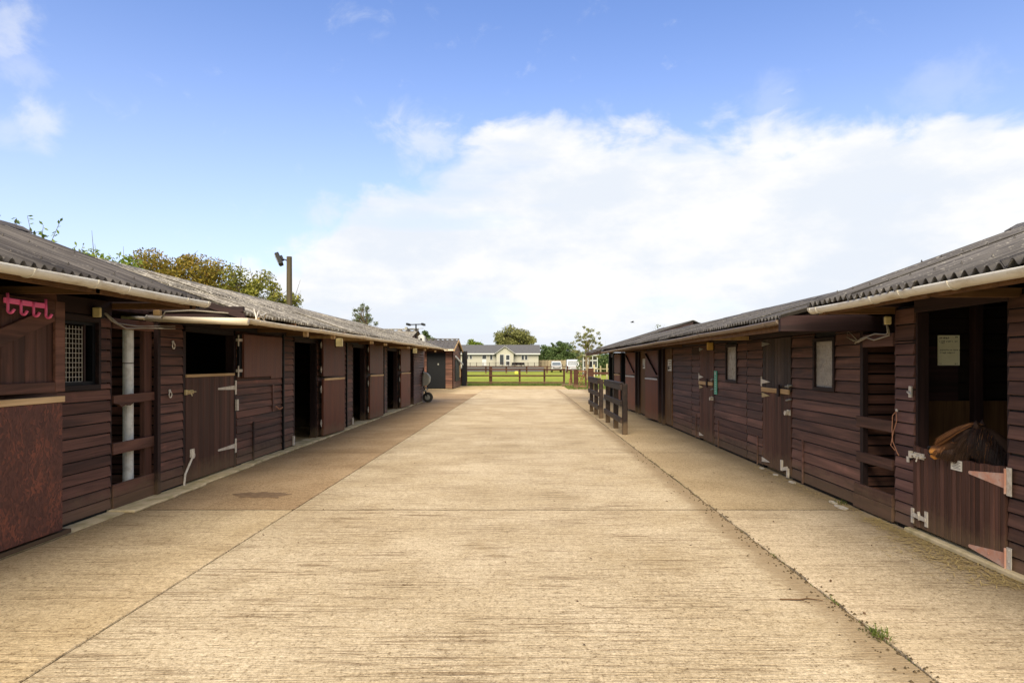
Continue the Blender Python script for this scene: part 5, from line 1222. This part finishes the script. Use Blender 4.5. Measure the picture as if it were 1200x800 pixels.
# ================================================================== bird
br = thing('bird', 'tiny dark bird flying above the far right roof', 'bird', px(741, 377.5, 30))
bx_, by_, bz_ = px(741, 377.5, 30)
MB().tube([(bx_-.09, by_, bz_), (bx_-.04, by_, bz_+.005), (bx_+.03, by_, bz_+.005), (bx_+.10, by_, bz_-.005)], [.008, .025, .022, .004], 7).build('body', M['black'], br, smooth=True)
for sgn in (-1, 1): MB().add([(bx_-.03, by_, bz_+.01), (bx_+.03, by_, bz_+.01), (bx_+.05, by_+sgn*.14, bz_+.05), (bx_, by_+sgn*.10, bz_+.055), (bx_-.03, by_, bz_+.0), (bx_+.03, by_, bz_+.0)], [(0, 1, 2, 3), (4, 3, 2, 5)]).build('wing', M['black'], br)
# ================================================================== the pony
def coatmat():
    m, t = newmat('pony_coat', .65, .25); tcg = t.n.new('ShaderNodeTexCoord').outputs['Object']
    n_ = t.noise(t.mapv(tcg, (30, 60, 12)), 1, 4, .7); s_ = t.n.new('ShaderNodeSeparateXYZ'); t.l.new(tcg, s_.inputs[0])
    a = t.step(s_.outputs[0], .17, .0)     # nearer the nose: lighter, mealy
    col = t.mix(a, (.035, .017, .010), (.20, .08, .022)); col = t.mix(t.math('MULTIPLY', t.step(n_, .4, .7), .5), col, (.05, .025, .015))
    col = t.mix(t.math('MULTIPLY', t.step(s_.outputs[0], .09, .01), t.step(s_.outputs[2], .02, -.015)), col, (.62, .27, .06)); setc(t, col); bump(t, n_, .35, .003); return m
M['coat'] = coatmat()
# local frame of the pony: +x runs from the nose to the poll, z up, y to the pony's right (towards the camera)
pn = thing('pony', 'small dark brown pony with tan muzzle and long forelock looking over the half door', 'pony', (4.2, 5.0, 0.03))
nose = Vector((3.36, 5.33, .800)); poll = Vector((3.60, 5.03, .985))
ux = Vector((poll.x-nose.x, poll.y-nose.y, 0)).normalized(); uz = Vector((0, 0, 1)); uy = uz.cross(ux)   # uy points away from the camera; -uy to camera
BP = Matrix(((ux.x, uy.x, 0, nose.x), (ux.y, uy.y, 0, nose.y), (0, 0, 1, nose.z), (0, 0, 0, 1)))
def loft(secs, n=20):
    """secs: (x, z_centre, half_width_y, half_height_z, tilt, squareness) in the local frame"""
    b = MB(); 
    for (x, zc, wy, hz_, tl, yo) in secs:
        for k in range(n):
            a = 2*math.pi*k/n; cy, cz = math.cos(a), math.sin(a); 
            dz = cz*hz_; b.v.append((x+dz*tl, yo+cy*wy*(1-.18*(cz if cz > 0 else -cz*.6)), zc+dz))
    for i in range(len(secs)-1):
        for k in range(n): b.f.append((i*n+k, i*n+(k+1) % n, (i+1)*n+(k+1) % n, (i+1)*n+k)); b.m.append(0)
    b.f.append(tuple(range(n))); b.m.append(0); b.f.append(tuple((len(secs)-1)*n+k for k in range(n))); b.m.append(0)
    return b
secs = [(-.028, -.010, .022, .020, .1, 0), (-.020, -.012, .040, .038, .2, 0), (.0, -.012, .050, .048, .25, 0), (.03, -.004, .050, .050, .3, 0), (.07, .018, .050, .060, .3, 0), (.12, .048, .058, .082, .3, 0),
        (.17, .072, .068, .102, .3, 0), (.215, .092, .076, .114, .3, 0), (.26, .104, .078, .112, .35, 0), (.31, .108, .072, .105, .5, .0), (.35, .085, .070, .105, .7, .0),
        (.40, .025, .080, .120, .7, .01), (.46, -.045, .095, .13, .6, .02), (.55, -.17, .115, .14, .4, .03), (.66, -.27, .15, .18, .3, .05),
        (.80, -.32, .19, .23, .2, .08), (1.00, -.30, .22, .28, 0, .12), (1.25, -.31, .235, .28, 0, .18), (1.45, -.29, .22, .26, 0, .22), (1.60, -.30, .15, .20, 0, .25), (1.66, -.32, .05, .08, 0, .26)]
bodyb = loft(secs, 22)
me = bodyb.mesh('body', M['coat'], smooth=True); body = link('body', me, pn, BP)
sm = body.modifiers.new('smooth', 'SUBSURF'); sm.levels = 1; sm.render_levels = 1
M['hair_dark'] = leafmat('dark_mane_hair', [(.010, .006, .005), (.022, .011, .008), (.045, .02, .012)], .5, False)
M['hair_red'] = leafmat('chestnut_hair', [(.05, .022, .011), (.17, .066, .024), (.46, .20, .065)], .5, False)
M['hair_brown'] = leafmat('brown_cheek_hair', [(.02, .010, .006), (.055, .026, .013), (.11, .056, .03)], .5, False)
M['muzzle'] = plain('grey_muzzle', (.035, .03, .03), .5, .3)
# muzzle skin, nostrils, mouth, chin
MB().tube([(-.022, -.026, .006), (-.030, 0, .008), (-.022, .026, .006)], [.010, .016, .010], 10).build('nose_skin', M['muzzle'], pn, BP, smooth=True)
for sy in (-1, 1): MB().tube([(-.030, sy*.030, .006), (-.018, sy*.042, .010)], [.009, .007], 8).build('nostril', M['black'], pn, BP, smooth=True)
MB().tube([(-.036, -.022, -.030), (-.010, -.049, -.040), (.035, -.052, -.034), (.05, -.05, -.030)], .0045, 6).build('mouth_line', M['black'], pn, BP, smooth=True)
MB().tube([(-.018, 0, -.052), (.01, -.004, -.060), (.06, 0, -.052)], [.016, .026, .018], 10).build('chin', M['coat'], pn, BP, smooth=True)
for sy in (-1, 1):
    MB().tube([(.155, sy*.058, .085), (.168, sy*.064, .088), (.182, sy*.062, .090)], [.007, .016, .007], 10).build('eye', M['black'], pn, BP, smooth=True)
    MB().tube([(.145, sy*.064, .072), (.165, sy*.071, .072), (.190, sy*.069, .078)], [.004, .007, .004], 6).build('eyelid', M['hair_red'], pn, BP, smooth=True)
    b = MB(); r0 = Vector((.325, sy*.045, .175))
    b.tube([r0, r0+Vector((.0, sy*.02, .035)), r0+Vector((-.005, sy*.03, .062)), r0+Vector((-.004, sy*.028, .085))], [.020, .024, .016, .003], 8)
    b.build('ear', M['coat'], pn, BP, smooth=True)
for (lx, ly) in ((.86, -.02), (.86, .20), (1.48, .08), (1.48, .34)):
    MB().tube([(lx, ly, -.40), (lx+(.03 if lx > 1 else 0), ly, -.56), (lx-(.0 if lx < 1 else .02), ly, -.70), (lx, ly, -.74), (lx-.01, ly, -.765)], [.085, .055, .035, .042, .050], 10).build('leg', M['coat'], pn, BP, smooth=True)
def hair(name, roots, n_, mat, wd=.0028, jit=.01, seed=1):
    """roots: list of poly-lines; strands follow blends of neighbouring lines"""
    rs = np.random.RandomState(seed); b = MB()
    for k in range(n_):
        i = rs.randint(0, len(roots)-1); f = rs.rand(); A_, B_ = roots[i], roots[i+1]; pts = []; o_ = Vector(rs.normal(0, jit, 3)); cut = rs.uniform(.7, 1.0)
        for j in range(len(A_)):
            w_ = j/(len(A_)-1); p = Vector(A_[j]).lerp(Vector(B_[j]), f)+o_*(.35+w_)+Vector(rs.normal(0, jit*.25, 3))
            pts.append(p)
        q = [pts[0].lerp(pts[1], .0)]+pts[1:]; q[-1] = q[-2].lerp(q[-1], cut)
        sd_ = Vector((rs.normal(), rs.normal()*.3, rs.normal()*.3)).normalized()
        vs = []
        for j, p in enumerate(q):
            ww = wd*(1-.75*j/(len(q)-1)); vs += [p-sd_*ww, p+sd_*ww]
        b.add(vs, [(2*j, 2*j+1, 2*j+3, 2*j+2) for j in range(len(q)-1)])
    return b.build(name, M[mat], pn, BP)
top = lambda x: .175 if x > .3 else .05+.42*x
# forelock: from the poll down along the face to the muzzle, on both sides and over the brow
fl = []
for (yy, drop) in ((-.074, .045), (-.064, .022), (-.035, .0), (0, -.004), (.03, 0), (.055, .02)):
    fl.append([(.335, yy*.5, .222), (.27, yy*.85, .226-drop*.3), (.19, yy*1.05, .190-drop*.8), (.11, yy*1.0, .132-drop*1.0), (.035, yy*.8, .072-drop*.9)])
hair('forelock', fl, 2600, 'hair_red', .0015, .006, 2)
ck = []
for (x0, z0) in ((.21, .10), (.24, .11), (.27, .12), (.31, .13), (.35, .13), (.40, .12)):
    ck.append([(x0+.03, -.064, z0+.07), (x0+.02, -.082, z0+.01), (x0-.01, -.088, z0-.06), (x0-.03, -.080, z0-.115)])
hair('cheek_hair', ck[:4], 1100, 'hair_brown', .0015, .008, 3)
hair('jaw_hair', [[(.05, -.048, -.012), (.045, -.056, -.028), (.04, -.054, -.044), (.032, -.050, -.058)], [(.12, -.060, .005), (.115, -.068, -.02), (.105, -.064, -.045), (.095, -.056, -.07)], [(.20, -.066, .03), (.19, -.076, -.02), (.18, -.072, -.06), (.165, -.064, -.085)], [(.28, -.070, .05), (.27, -.082, -.01), (.26, -.078, -.06), (.24, -.070, -.09)]], 1500, 'hair_brown', .0013, .006, 4)
hair('muzzle_whiskers', [[(.03, -.046, .0), (.022, -.056, -.02), (.015, -.053, -.036), (.008, -.048, -.048)], [(.10, -.052, .03), (.085, -.062, .0), (.075, -.060, -.025), (.062, -.054, -.045)]], 380, 'hair_red', .0011, .004, 9)
hair('brow_hair', [[(.34, -.04, .215), (.27, -.075, .185), (.20, -.088, .12), (.15, -.084, .075)], [(.36, -.05, .20), (.31, -.085, .14), (.26, -.092, .07), (.22, -.086, .01)]], 160, 'hair_brown', .0014, .008, 11)
mn = []
for (x0, z0) in ((.30, .222), (.34, .212), (.385, .165), (.43, .105), (.48, .045), (.54, -.03), (.62, -.12)):
    mn.append([(x0, .0, z0), (x0+.005, -.055, z0-.005), (x0+.0, -.095, z0-.07), (x0-.01, -.105, z0-.15), (x0-.02, -.10, z0-.23)])
hair('mane', mn, 2600, 'hair_dark', .0018, .012, 5)
hair('mane_highlights', mn[:4], 160, 'hair_red', .0022, .010, 6)
bpy.context.view_layer.update()
